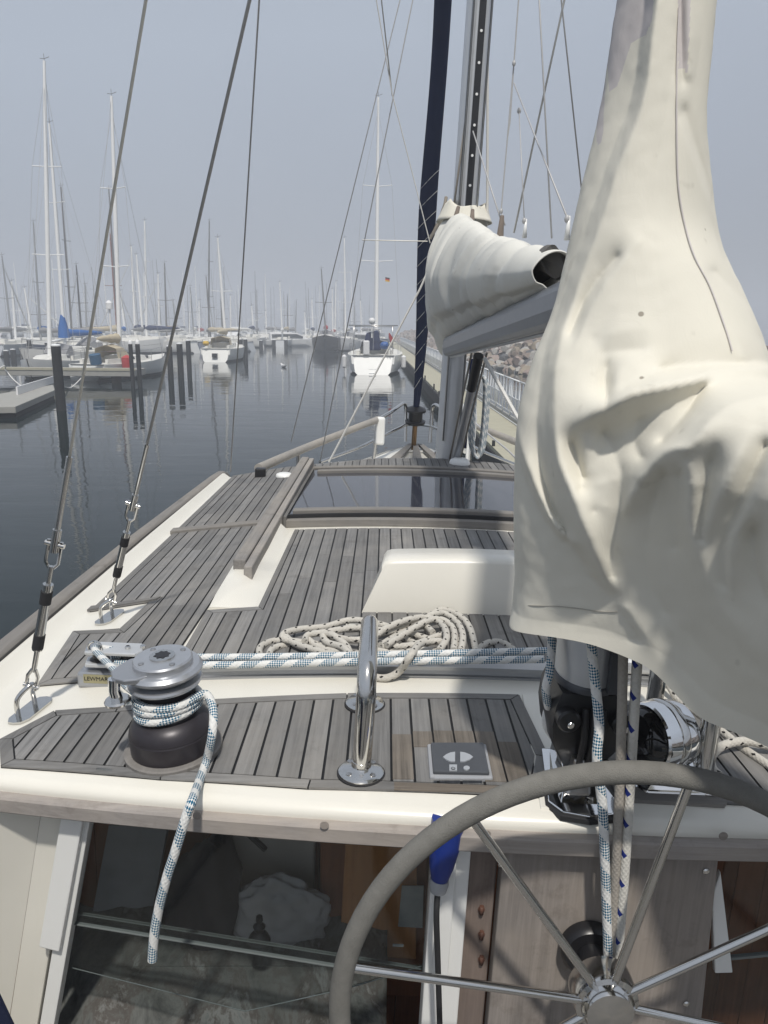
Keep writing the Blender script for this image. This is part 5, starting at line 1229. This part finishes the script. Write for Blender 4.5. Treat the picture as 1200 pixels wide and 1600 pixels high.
b.loft([[a+nn,a-nn,a-nn+Vector((0,0,.30)),a+nn+Vector((0,0,.30))],[c+nn,c-nn,c-nn+Vector((0,0,.30)),c+nn+Vector((0,0,.30))]],True,True,False); gb=pl(b,'guard_board',M['pwhite'],fp_,fb_)
def mline(pts,label):
    b=MB(); b.tube(spline(pts,6),.03,6); o=b.build('mooring_line',M['rope_white']); tag(o,label,'rope')
mline([wy(-20,590,38),wy(5,572,39),wy(9,545+32,jy)],'slack pale mooring line at the landward end of the jetty')
mline([wy(8,577,jy),wy(20,592,39),wy(34,604,36.5)],'pale mooring line from the jetty down to the finger pontoon')
mline([wy(95,600,34),wy(110,606,37),wy(128,590,jy)],'mooring line sagging from the thick post to the jetty')
# ------------------------------------------------------------------ boats
def hullmats(c,deckc=(.66,.65,.61),boot=(.02,.025,.03)):
    k=str(c)+str(boot)
    if k not in HM: HM[k]=[paint('hull_paint',c,.35,.08,2),paint('boot_top',boot,.5,.2,3),paint('boat_deck',deckc,.6,.1,3)]
    return HM[k]
HM={}
MAST={'w':paint('white_mast',(.84,.84,.83),.45,.05),'g':paint('grey_mast',(.30,.31,.32),.45,.08),'d':paint('dark_mast',(.16,.155,.155),.5,.1),'r':paint('wooden_mast',(.22,.07,.045),.5,.1)}
CV={'blue':paint('blue_cover',(.015,.11,.36),.8,.15,3,0,.3),'navy':paint('dark_blue_cover',(.015,.025,.08),.85,.2,4),'grey':paint('grey_cover',(.22,.22,.23),.85,.2,4),'beige':paint('beige_cover',(.45,.39,.28),.85,.2,4),'white':paint('white_cover',(.62,.62,.6),.85,.15,4),'red':paint('red_cover',(.35,.03,.03),.8,.15,4),'green':paint('green_cover',(.03,.12,.07),.8,.15,4)}
M['dkwin']=paint('dark_cabin_window',(.02,.022,.025),.1,.1); M['yel']=paint('yellow_foam',(.6,.38,.03),.7)
def sailboat(at,hd,L,B,hull=(.72,.72,.70),cover='navy',mast='w',top=None,H=None,label='',group=None,name='sailing_boat',detail=2,boot=(.02,.025,.03),fbk=.105,mx=.56,jib=None):
    R_=Matrix.Rotation(hd,3,'Z'); o=empty(name,(at[0],at[1],0)); tag(o,label,'sailboat',group)
    T=lambda x,y,z: R_@Vector((x,y,z))
    fb=L*fbk; MH=hullmats(hull,boot=boot); b=MB(); rings=[]
    prof=[(0,.66,.95),(.04,.74,.95),(.2,.90,.93),(.4,1.0,.94),(.55,.99,.98),(.72,.80,1.06),(.87,.45,1.16),(.96,.16,1.24),(1,.02,1.28)]
    for i,(s,w,zz_) in enumerate(prof):
        x=(s-.5)*L; hw=w*B/2; zt_=zz_*fb; r=[]
        for a,z in ((.0,-.35),(.55,-.25),(.82,.05),(.90,.16),(.97,zt_*.55),(1,zt_)):
            xo=(z/fb)*(.055*L) if i==0 else 0
            if i>=len(prof)-2: xo=(z/fb-1)*.05*L*(1 if i==len(prof)-1 else .5)
            r.append((x+xo,hw*a,z))
        r=[(p[0],-p[1],p[2]) for p in r[::-1]]+r[1:]
        rings.append([T(*p) for p in r])
    n=len(rings[0]); b.v=[p for r in rings for p in r]
    for i in range(len(rings)-1):
        for j in range(n-1):
            zc=sum(rings[i][q].z for q in (j,j+1))/2
            b.f.append((i*n+j,(i+1)*n+j,(i+1)*n+j+1,i*n+j+1)); b.smooth.append(True); b.tone.append(.5); b.mi.append(1 if zc<.11 else 0)
        b.f.append((i*n+n-1,(i+1)*n+n-1,(i+1)*n,i*n)); b.smooth.append(False); b.tone.append(.5); b.mi.append(2)
    b.f.append(tuple(range(n))); b.smooth.append(False); b.tone.append(.5); b.mi.append(0)
    b.build('hull',MH,o,sharp=35)
    dz=fb*.97
    # cabin trunk
    b=MB(); sec=[]
    for s,w,h in ((.36,.58,.0),(.37,.58,.42),(.55,.56,.42),(.68,.44,.34),(.80,.22,.06),(.82,.2,0)):
        x=(s-.5)*L; hw=w*B/2; z0=dz-.02; h=h*(L/11)
        sec.append([T(x,-hw,z0),T(x,-hw*.86,z0+h),T(x,-hw*.4,z0+h*1.12),T(x,hw*.4,z0+h*1.12),T(x,hw*.86,z0+h),T(x,hw,z0)])
    b.loft(sec,False,True,False); cb=b.build('cabin',MH[2],o)
    if detail>1:
        for sgn in (-1,1):
            for s in (.42,.52,.62):
                b=MB(); x=(s-.5)*L; hw=B/2*lerp(.54,.45,(s-.42)/.2)
                b.add([T(x-.3,sgn*(hw+.02),dz+.12),T(x+.3,sgn*(hw+.0),dz+.12),T(x+.3,sgn*(hw-.035),dz+.28),T(x-.3,sgn*(hw-.015),dz+.28)],[(0,1,2,3) if sgn<0 else (3,2,1,0)]); b.build('cabin_window',M['dkwin'],cb)
    # cockpit well with coaming
    for sgn in (-1,1):
        b=MB(); b.prism([T(x,y,0)[:2] for x,y in (((.12-.5)*L,sgn*B*.30),((.37-.5)*L,sgn*B*.31),((.37-.5)*L,sgn*B*.25),((.12-.5)*L,sgn*B*.24))],dz-.05,dz+.22); b.build('cockpit_coaming',MH[2],o)
    # mast
    mb_=Vector(T((mx-.5)*L,0,dz+.3)); at3=Vector((at[0],at[1],0))
    if top is not None: tp_=wy(top[0],top[1],at[1]+mb_.y)-at3
    else: tp_=mb_+Vector((random.uniform(-.2,.2),0,H))
    mr=(.055+.0035*L)*(1.45 if mast=='w' else 1.1)
    b=MB(); b.tube([mb_-Vector((0,0,.35)),lerp(mb_,tp_,.6),tp_],[mr,mr*.95,mr*.6],10); ms=b.build('mast',MAST[mast],o)
    up=(tp_-mb_); Hh=up.length
    for f in ((.36,.66) if Hh>11 else (.5,)):
        b=MB(); c=mb_+up*f; w=B*.30*(1.15-f*.4); b.tube([c+T(-.15,-w,.05),c,c+T(-.15,w,.05)],.03,5); b.build('spreader',MAST[mast],ms)
    if detail:
        b=MB(); wr=.010 if at[1]<60 else .0075
        b.tube([T(.49*L,0,fb*1.28),lerp(mb_,tp_,.93)],wr,4); b.tube([T(-.45*L,0,fb),tp_],wr,4)
        for sgn in (-1,1):
            c=mb_+up*(.66 if Hh>11 else .5)+T(-.15,sgn*B*.30*.88,.05)
            b.tube([T((mx-.52)*L,sgn*B*.47,fb),c,lerp(mb_,tp_,.95)],wr,4)
        b.build('rigging',M['wire'],o)
        b=MB(); b.tube([tp_+Vector((-.22,0,.12)),tp_+Vector((0,0,.1)),tp_+Vector((.28,0,.2))],.016,5); b.tube([tp_,tp_+Vector((0,0,.35))],.014,5); b.build('wind_vane',MAST['d'],ms)
    bo=mb_+Vector((0,0,.75)); be=T((.17-.5)*L,0,0); be=Vector((be.x,be.y,bo.z+.12))
    b=MB(); b.tube([bo,be],.07,8); b.build('boom',MAST['w' if mast=='w' else 'g'],o)
    if cover:
        b=MB(); rr=[]; pp=[]
        for k in range(9):
            t=k/8; rr.append(lerp(.30,.12,t)*(1+.12*sin(k*2.3))*(.55 if k in(0,8) else 1)); pp.append(lerp(bo,be,t*.97)+Vector((0,0,lerp(.24,.12,t))))
        b.tube(pp,rr,10); b.build('sail_cover',CV[cover],o)
        if cover=='blue': 
            b=MB(); b.tube([bo+Vector((0,0,-.1)),bo+Vector((0,0,.6)),bo+Vector((0,0,1.5))]+[],[.40,.34,.12],10); b.build('sail_cover',CV[cover],o)
    if jib:
        b=MB(); a=T(.48*L,0,fb*1.4); c=lerp(mb_,tp_,.88); b.tube([a,lerp(a,c,.12),lerp(a,c,.8),c],[.02,.055,.04,.02],8); b.build('furled_jib',CV[jib],o)
    if detail>1:
        b=MB(); z=fb+.62
        ptsl=[T(-.47*L,-B*.30,z),T(-.3*L,-B*.42,z),T(.05*L,-B*.47,z),T(.3*L,-B*.30,z+.1),T(.48*L,0,z+.25),T(.3*L,B*.30,z+.1),T(.05*L,B*.47,z),T(-.3*L,B*.42,z),T(-.47*L,B*.30,z)]
        b.tube(ptsl,.014,5)
        for p in ptsl: b.tube([p,Vector((p.x,p.y,p.z-.62))],.016,5)
        b.build('guard_rail',M['brush'],o)
        b=MB(); x=(.36-.5)*L
        secs=[]
        for dx,h,w in ((-.9,.95,.50),(-.2,1.0,.52),(.5,.45,.48)):
            secs.append([T(x+dx,-w*B/2*1.05,dz+.15),T(x+dx,-w*B/2*.9,dz+h*.8),T(x+dx,0,dz+h),T(x+dx,w*B/2*.9,dz+h*.8),T(x+dx,w*B/2*1.05,dz+.15)])
        b.loft(secs,False,False,True); b.build('sprayhood',CV[cover if cover in('navy','grey','beige') else 'grey'],o)
    return o,T,fb,mb_
# nearby white yacht, stern towards us
def lp(o,mb,name,mat,**k): return mb.build(name,mat,o,**k)
q=wz(585,586,0); L=11.5
o,T,fb,mb_=sailboat((q.x,q.y+L/2),pi/2-.02,L,3.75,(.74,.74,.72),'grey','w',(591,152),label='white yacht moored stern-on at the pier with arch, red flag and tall white mast',name='sailing_yacht',boot=(.015,.05,.075),fbk=.11,mx=.6)
sx=-.42*L
b=MB()
for s in (-1,1): b.tube([T(sx,s*1.25,fb),T(sx-.1,s*1.22,fb+1.75)],.03,8)
b.tube([T(sx-.1,-1.55,fb+1.78),T(sx-.1,1.55,fb+1.78)],.035,8); b.tube([T(sx+.9,-1.25,fb+1.7),T(sx-.1,-1.22,fb+1.78)],.025,6); b.tube([T(sx+.9,1.25,fb+1.7),T(sx-.1,1.22,fb+1.78)],.025,6); b.tube([T(sx+.9,-1.25,fb+1.7),T(sx+.9,1.25,fb+1.7)],.025,6); lp(o,b,'stern_arch',M['brush'])
b=MB(); b.box((-.2,-.12,0),(.2,.12,.9)); x=b.build('life_raft',M['pwhite'],o,bevel=.08); x.location=T(-.5*L+.5,.42,fb-.05)
b=MB(); b.sphere((0,0,0),.3,14,(1,1,.85)); x=b.build('stern_buoy',paint('blue_buoy',(.02,.09,.3),.5),o); x.location=T(sx,-.72,fb+.55)
b=MB(); b.tube([T(-.47*L,-.95,fb),T(-.5*L,-1.0,fb+1.4)],.02,6); fl=lp(o,b,'flag_staff',M['brush'])
b=MB(); a=T(-.5*L,-1.0,fb+1.38); b.loft([[a+Vector((.02*sin(k*2),.01,-.0-.05*k)),a+Vector((.20+.06*sin(k*1.3),-.03,-.25-.13*k))] for k in range(7)],False,False,True); lp(fl,b,'flag',CV['red'])
b=MB(); 
for s in (-.22,.22): b.tube([T(-.455*L,s,fb*.72),T(-.50*L,s,-.1)],.022,6)
for z in (.1,.35,.6): b.tube([T(lerp(-.50,-.455,z/.9)*L-.02,-.22,z),T(lerp(-.50,-.455,z/.9)*L-.02,.22,z)],.022,6)
lp(o,b,'boarding_ladder',M['galv'])
for sgn in (-1,1):
    b=MB(); b.lathe([(.03,-.45),(.15,-.36),(.16,.3),(.03,.42)],Matrix.Translation(T(-.30*L,sgn*1.95,.75)),12); lp(o,b,'fender',M['pwhite'])
b=MB(); b.sphere(T(sx+.2,.1,fb+2.05),.22,12); b.tube([T(sx+.2,.1,fb+1.0),T(sx+.2,.1,fb+2.0)],.05,8); lp(o,b,'radar_dome',M['pwhite'])
b=MB(); b.loft([[T(sx+.5,-.5,fb+.2),T(sx+.5,-.3,fb+1.5),T(sx+.5,.5,fb+1.3),T(sx+.5,.7,fb+.2)],[T(sx+1.5,-.5,fb+.2),T(sx+1.5,-.3,fb+1.5),T(sx+1.5,.5,fb+1.3),T(sx+1.5,.7,fb+.2)]],True,True,False); lp(o,b,'cockpit_tent',CV['navy'],bevel=.15)
# courtesy flag on its spreader line
b=MB(); a=wy(602,433,q.y+L/2)-Vector((q.x,q.y+L/2,0))
for k,c in enumerate(((.02,.02,.02),(.45,.02,.02),(.6,.4,.03))):
    b.m=k; b.add([a+Vector((0,0,-.09*k)),a+Vector((.3,.02,-.09*k-.05)),a+Vector((.3,.02,-.09*k-.14)),a+Vector((0,0,-.09*k-.09))],[(0,1,2,3)])
lp(o,b,'signal_flag',[paint('flag_black',(.03,.02,.02),.8),paint('flag_red',(.5,.03,.02),.8),paint('flag_gold',(.65,.42,.04),.8)])
# second white boat stern-on
q=wz(333,566,0); L=10
o,T,fb,mb_=sailboat((q.x,q.y+L/2),pi/2+.03,L,3.3,(.72,.72,.69),'beige','w',(340,372),label='white sloop lying stern-on with an oval bathing platform beside black posts',fbk=.115)
b=MB(); b.sphere(T(-.46*L,.75,fb+.35),.28,12,(1,1,.8)); lp(o,b,'rescue_ring',M['yel'])
b=MB(); b.prism([T(-.505*L,y,0)[:2] for y in (-.22,.22)]+[T(-.44*L,y,0)[:2] for y in (.22,-.22)],fb*.35,fb*.62); lp(o,b,'swim_step',M['dkwin'])
# dark hulled motorsailer
q=wz(504,550,0); L=11
o,T,fb,mb_=sailboat((q.x,q.y+L/2),-pi/2+.05,L,3.5,(.035,.033,.04),'red','d',(502,420),label='dark hulled boat with a black mast and red ensign across the channel',name='motor_sailer',fbk=.14)
b=MB(); b.tube([T(.44*L,0,fb*1.3),T(.62*L,0,fb*1.6)],.06,8); lp(o,b,'bowsprit',MAST['d'])
q2=wz(538,549,0)
sailboat((q2.x,q2.y+5),-pi/2-.1,10,3.3,(.7,.7,.7),'white','w',(538,372),label='white bow-on sloop moored next to the dark hulled boat',fbk=.13)
def motorboat(px,py,hd,L,B,label,hull=(.75,.75,.74)):
    q=wz(px,py,0); R_=Matrix.Rotation(hd,3,'Z'); o=empty('motor_boat',(q.x,q.y,0)); tag(o,label,'motorboat'); T=lambda x,y,z:R_@Vector((x,y,z)); b=MB(); rings=[]
    for s,w,z in ((-.5,.9,.8),(-.1,1,.9),(.25,.8,1.05),(.42,.4,1.2),(.5,.03,1.3)):
        rings.append([T(s*L,w*B/2*a,zz*z) for a,zz in ((-1,1),(-.9,.3),(-.6,-.3),(.6,-.3),(.9,.3),(1,1))])
    b.loft(rings,True,True,False); b.build('hull',hullmats(hull)[0],o)
    b=MB(); b.loft([[T(x,-w,.85),T(x,-w*.85,h),T(x,w*.85,h),T(x,w,.85)] for x,w,h in ((-.3*L,B*.4,1.9),(.0,B*.4,2.0),(.12*L,B*.38,1.9),(.28*L,B*.3,1.15))],True,True,False); c=b.build('cabin',M['pwhite'],o,bevel=.05)
    b=MB(); b.loft([[T(x,-w,z0),T(x,-w*.9,z1),T(x,w*.9,z1),T(x,w,z0)] for x,w,z0,z1 in ((-.28*L,B*.415,1.25,1.72),(.1*L,B*.41,1.25,1.78),(.2*L,B*.36,1.2,1.45))],True,True,False); b.build('window_band',M['dkwin'],c)
    b=MB(); b.tube([T(-.2*L,-B*.3,1.9),T(-.22*L,-B*.3,2.7),T(-.22*L,B*.3,2.7),T(-.2*L,B*.3,1.9)],.04,6); b.build('radar_arch',M['pwhite'],o)
    return o
motorboat(452,541,.25,9.5,3.2,'white motor cruiser with dark windows across the channel'); motorboat(365,541,-pi/2,6,2.3,'small white open motorboat bow-on between black posts'); motorboat(566,543,2.6,7,2.6,'white motorboat half hidden behind the moored white yacht'); motorboat(432,538,2.9,8,2.8,'white motorboat partly behind the motor cruiser')
# boats at the jetty
q=wz(75,583,0)
o,T,fb,_=sailboat((wy(88,540,jy+7).x,jy+6.2),-pi/2+.12,8.6,2.9,(.70,.70,.68),None,'w',(69,95),label='white sloop behind the jetty with the tallest bare white mast',fbk=.105,mx=.55)
o,T,fb,_=sailboat((wy(112,520,jy+17).x,jy+17),-pi/2-.45,9,3.0,(.68,.67,.64),'blue','w',(77,193),label='sloop with a bright blue sail cover on boom and mast',fbk=.12,mx=.58)
o,T,fb,_=sailboat((wy(196,560,jy+6).x,jy+6.2),pi/2-.22,8.8,2.9,(.62,.63,.62),'beige','w',(174,150),label='white sloop at the jetty end with beige sail bundle and black antifouling',fbk=.105,mx=.42)
b=MB(); b.lathe([(.05,-.42),(.27,-.32),(.29,.28),(.05,.42)],Matrix.Translation(T(-2.7,-1.62,fb+.0)),14); lp(o,b,'fender',paint('red_fender',(.42,.04,.04),.5))
b=MB(); b.lathe([(.06,-2),(.06,1.0),(.20,1.02),(.20,1.35),(.05,1.5)],Matrix.Translation(T(-.3,.7,fb+1.9)),12); lp(o,b,'radar_pole',M['pwhite'])
b=MB(); b.tube([T(-4.5,-.9,fb),T(-4.6,-.9,fb+.5)],.3,10); lp(o,b,'deck_barrel',paint('blue_barrel',(.02,.08,.16),.6))
# ---- rows of boats farther off: (mast top px, mast top py, waterline py, mast tone, cover)
ROWS=[(52,347,556,'g','grey'),(95,292,557,'d','grey'),(119,414,555,'d','beige'),(3,400,556,'g','grey'),(18,440,553,'w','grey'),(38,450,551,'w','white'),(60,455,553,'d','blue2'),(133,445,551,'g','grey'),
(170,295,553,'d','beige'),(172,365,551,'r','beige'),(205,385,549,'w','navy'),(213,398,550,'w','grey'),(226,345,552,'w','navy'),(247,428,549,'w','grey'),(257,411,550,'d','beige'),(297,448,546,'g','white'),(322,432,548,'d','grey'),(327,345,549,'d','beige'),(311,470,543,'w','red'),(360,462,543,'w','white'),(393,478,542,'w','navy'),(401,455,541,'g','grey'),
(437,441,542,'w','white'),(449,462,541,'d','beige'),(463,470,540,'g','grey'),(487,468,540,'w','navy'),(519,452,541,'w','red'),(525,440,540,'w','white'),(554,480,540,'g','grey'),(563,470,541,'w','grey'),(75,470,549,'g','beige'),(150,466,549,'w','navy'),(188,455,548,'w','blue2'),(270,470,546,'g','grey'),(345,470,544,'d','beige'),(415,486,539,'w','grey'),(476,488,539,'w','white')]
ORD=['first','second','third','fourth','fifth','sixth','seventh','eighth','ninth','tenth','eleventh','twelfth','thirteenth','fourteenth','fifteenth','sixteenth','seventeenth','eighteenth','nineteenth','twentieth']
cnt={}
random.seed(5)
CV['blue2']=CV['blue']
for px,pt_,pw,mt,cvk in sorted(ROWS,key=lambda r:-r[0]):
    q=wz(px,pw,0); q.x=wy(px,pt_,q.y+2).x+random.uniform(-.25,.25); hd=random.choice([pi/2,-pi/2,pi/2,-pi/2,.15,pi-.2])+random.uniform(-.12,.12); L=random.uniform(8.2,10.5)
    hc=random.choice([(.70,.70,.69),(.66,.66,.64),(.72,.71,.68),(.40,.42,.44),(.03,.045,.09)]); cn={'blue2':'blue'}.get(cvk,cvk); hn={.40:'grey',.03:'navy'}.get(hc[0],'white')
    mn={'w':'white','g':'grey','d':'dark','r':'reddish wooden'}[mt]
    key=(hn,mn,cn); cnt[key]=cnt.get(key,0)+1
    sfx='' if cnt[key]==1 else ', %s of its kind from the breakwater'%ORD[cnt[key]-1]
    sailboat((q.x,q.y+2),hd,L,L*.32,hc,cvk,mt,(px,pt_),label='hazy %s sloop, %s mast, %s cover%s'%(hn,mn,cn,sfx),group='sloops berthed across the basin',detail=1,mx=random.uniform(.48,.58),fbk=random.uniform(.115,.14),jib=random.choice([None,None,None,'white']))
# palest boats deep in the fog: one of each kind, then copies
pro=[]
for k,(hc,mt,cvk) in enumerate((((.7,.7,.68),'w','navy'),((.66,.66,.66),'g','grey'),((.5,.52,.54),'d','white'))):
    o,_,_,_=sailboat((-60+k*20,160),pi/2,9.5,3.1,hc,cvk,mt,None,13.5,'pale boat almost lost in the fog, only mast and hull showing','fog bound boats in the last rows',detail=0); pro.append(o)
random.seed(11); spots=[]
for row,(yy,n) in enumerate(((185,38),(260,46),(370,46))):
    for k in range(n):
        x=lerp(-.50,-.02 if row==0 else .0,(k+random.random()*.7)/n)*yy; spots.append((x,yy+random.uniform(-6,6)))
for i,(x,y) in enumerate(spots):
    s=pro[i%3]; c=s if i<3 else copy_tree(s)
    c.location=(x,y,0); k=random.uniform(.72,1.12); c.scale=(k,k,k*random.uniform(.85,1.1)); c.rotation_euler=(random.uniform(-.015,.015),random.uniform(-.025,.02),random.choice([0,pi])+random.uniform(-.1,.1))
# gull on the water
q=wz(443,574,0); b=MB(); rings=[]
for x,r,z in ((-.26,.01,.10),(-.18,.05,.09),(-.02,.10,.07),(.10,.09,.08),(.17,.05,.14),(.20,.045,.19),(.25,.04,.21),(.28,.015,.20)):
    rings.append([Vector((x,r*cos(a),z+r*.9*sin(a))) for a in [2*pi*k/10 for k in range(10)]])
b.loft(rings,True,True,True); o=b.build('seagull',M['pwhite']); o.location=(q.x,q.y,.0); o.rotation_euler=(0,0,2.3); o.scale=(1.3,1.3,1.3); tag(o,'white gull floating on the calm water of the channel','seagull')
b=MB(); b.tube([(.27,0,.205),(.33,0,.19)],[.014,.003],6); b.build('beak',M['yel'],o)
for s in (-1,1):
    b=MB(); b.loft([[Vector((.08,s*.085,.10)),Vector((.08,s*.10,.04))],[Vector((-.1,s*.10,.13)),Vector((-.1,s*.11,.05))],[Vector((-.3,s*.03,.14)),Vector((-.28,s*.03,.11))]],False,False,True); b.build('wing',MAST['g'],o)
# ------------------------------------------------------------------ haze
HAZE=.0041
m=bpy.data.materials.new('haze_air'); m.use_nodes=True; nt=m.node_tree; nt.nodes.clear(); ou=nt.nodes.new('ShaderNodeOutputMaterial'); pv=nt.nodes.new('ShaderNodeVolumePrincipled')
pv.inputs['Color'].default_value=(.82,.85,.91,1); pv.inputs['Density'].default_value=HAZE; pv.inputs['Anisotropy'].default_value=0.0; nt.links.new(pv.outputs[0],ou.inputs['Volume'])
b=MB(); b.box((-500,-80,-4.5),(500,700,24.5)); o=b.build('haze',m); tag(o,'thin grey sea fog lying over the whole harbour','fog',None,'stuff')
# ------------------------------------------------------------------ sky, sun, camera
SE,SA=radians(60),radians(173)
w=bpy.data.worlds.new('World'); C.world=w; w.use_nodes=True; nt=w.node_tree; bg=nt.nodes['Background']
sky=nt.nodes.new('ShaderNodeTexSky'); sky.sky_type='NISHITA'; sky.sun_disc=False; sky.sun_elevation=SE; sky.sun_rotation=SA; sky.air_density=1; sky.dust_density=4; sky.ozone_density=2
tc=nt.nodes.new('ShaderNodeTexCoord'); sp_=nt.nodes.new('ShaderNodeSeparateXYZ'); nt.links.new(tc.outputs['Generated'],sp_.inputs[0])
rp=nt.nodes.new('ShaderNodeValToRGB'); e=rp.color_ramp.elements; e[0].position=0.0; e[0].color=(.335,.365,.415,1); e[1].position=.34; e[1].color=(.475,.53,.615,1)
el=e.new(.10); el.color=(.375,.41,.475,1)
nz=nt.nodes.new('ShaderNodeTexNoise'); nz.inputs['Scale'].default_value=1.6; nz.inputs['Detail'].default_value=4; nt.links.new(tc.outputs['Generated'],nz.inputs['Vector'])
ma=nt.nodes.new('ShaderNodeMath'); ma.operation='MULTIPLY_ADD'; ma.inputs[1].default_value=.22; nt.links.new(nz.outputs['Fac'],ma.inputs[0])
ml=nt.nodes.new('ShaderNodeMath'); ml.operation='MULTIPLY_ADD'; ml.inputs[1].default_value=-.16; nt.links.new(sp_.outputs[0],ml.inputs[0]); ml.inputs[2].default_value=-.11
ms_=nt.nodes.new('ShaderNodeMath'); ms_.operation='ADD'; nt.links.new(sp_.outputs[2],ms_.inputs[0]); nt.links.new(ml.outputs[0],ms_.inputs[1])
nt.links.new(ms_.outputs[0],ma.inputs[2]); nt.links.new(ma.outputs[0],rp.inputs[0])
mu=nt.nodes.new('ShaderNodeMix'); mu.data_type='RGBA'; mu.blend_type='MULTIPLY'; mu.inputs[0].default_value=1; nt.links.new(rp.outputs[0],mu.inputs[6]); mu.inputs[7].default_value=(10,10,10,1)
mix=nt.nodes.new('ShaderNodeMix'); mix.data_type='RGBA'; mix.inputs[0].default_value=.88; nt.links.new(sky.outputs[0],mix.inputs[6]); nt.links.new(mu.outputs[2],mix.inputs[7])
nt.links.new(mix.outputs[2],bg.inputs['Color']); bg.inputs['Strength'].default_value=.1
sl=bpy.data.lights.new('sun','SUN'); sl.energy=3.4; sl.angle=radians(2.6); sl.color=(1,.955,.88); so=bpy.data.objects.new('sun',sl); COL.objects.link(so)
dv=Vector((sin(SA)*cos(SE),cos(SA)*cos(SE),sin(SE))); so.rotation_euler=dv.to_track_quat('Z','Y').to_euler(); so.location=(0,0,40)
cam=bpy.data.cameras.new('camera'); co=bpy.data.objects.new('camera',cam); COL.objects.link(co)
cam.sensor_fit='HORIZONTAL'; cam.sensor_width=36; cam.lens=36; cam.clip_start=.05; cam.clip_end=2000
Rm=Matrix((_R2,-_D2,-_F)).transposed(); co.matrix_world=Matrix.Translation(EYE)@Rm.to_4x4(); C.camera=co
C.view_settings.view_transform='Standard'; C.view_settings.look='None'; C.view_settings.exposure=0; C.view_settings.gamma=1
C.cycles.use_denoising=True; C.cycles.max_bounces=8; C.cycles.diffuse_bounces=3; C.cycles.glossy_bounces=4; C.cycles.transparent_max_bounces=12; C.cycles.volume_bounces=2
C.cycles.sample_clamp_indirect=6; C.cycles.caustics_reflective=False; C.cycles.caustics_refractive=False
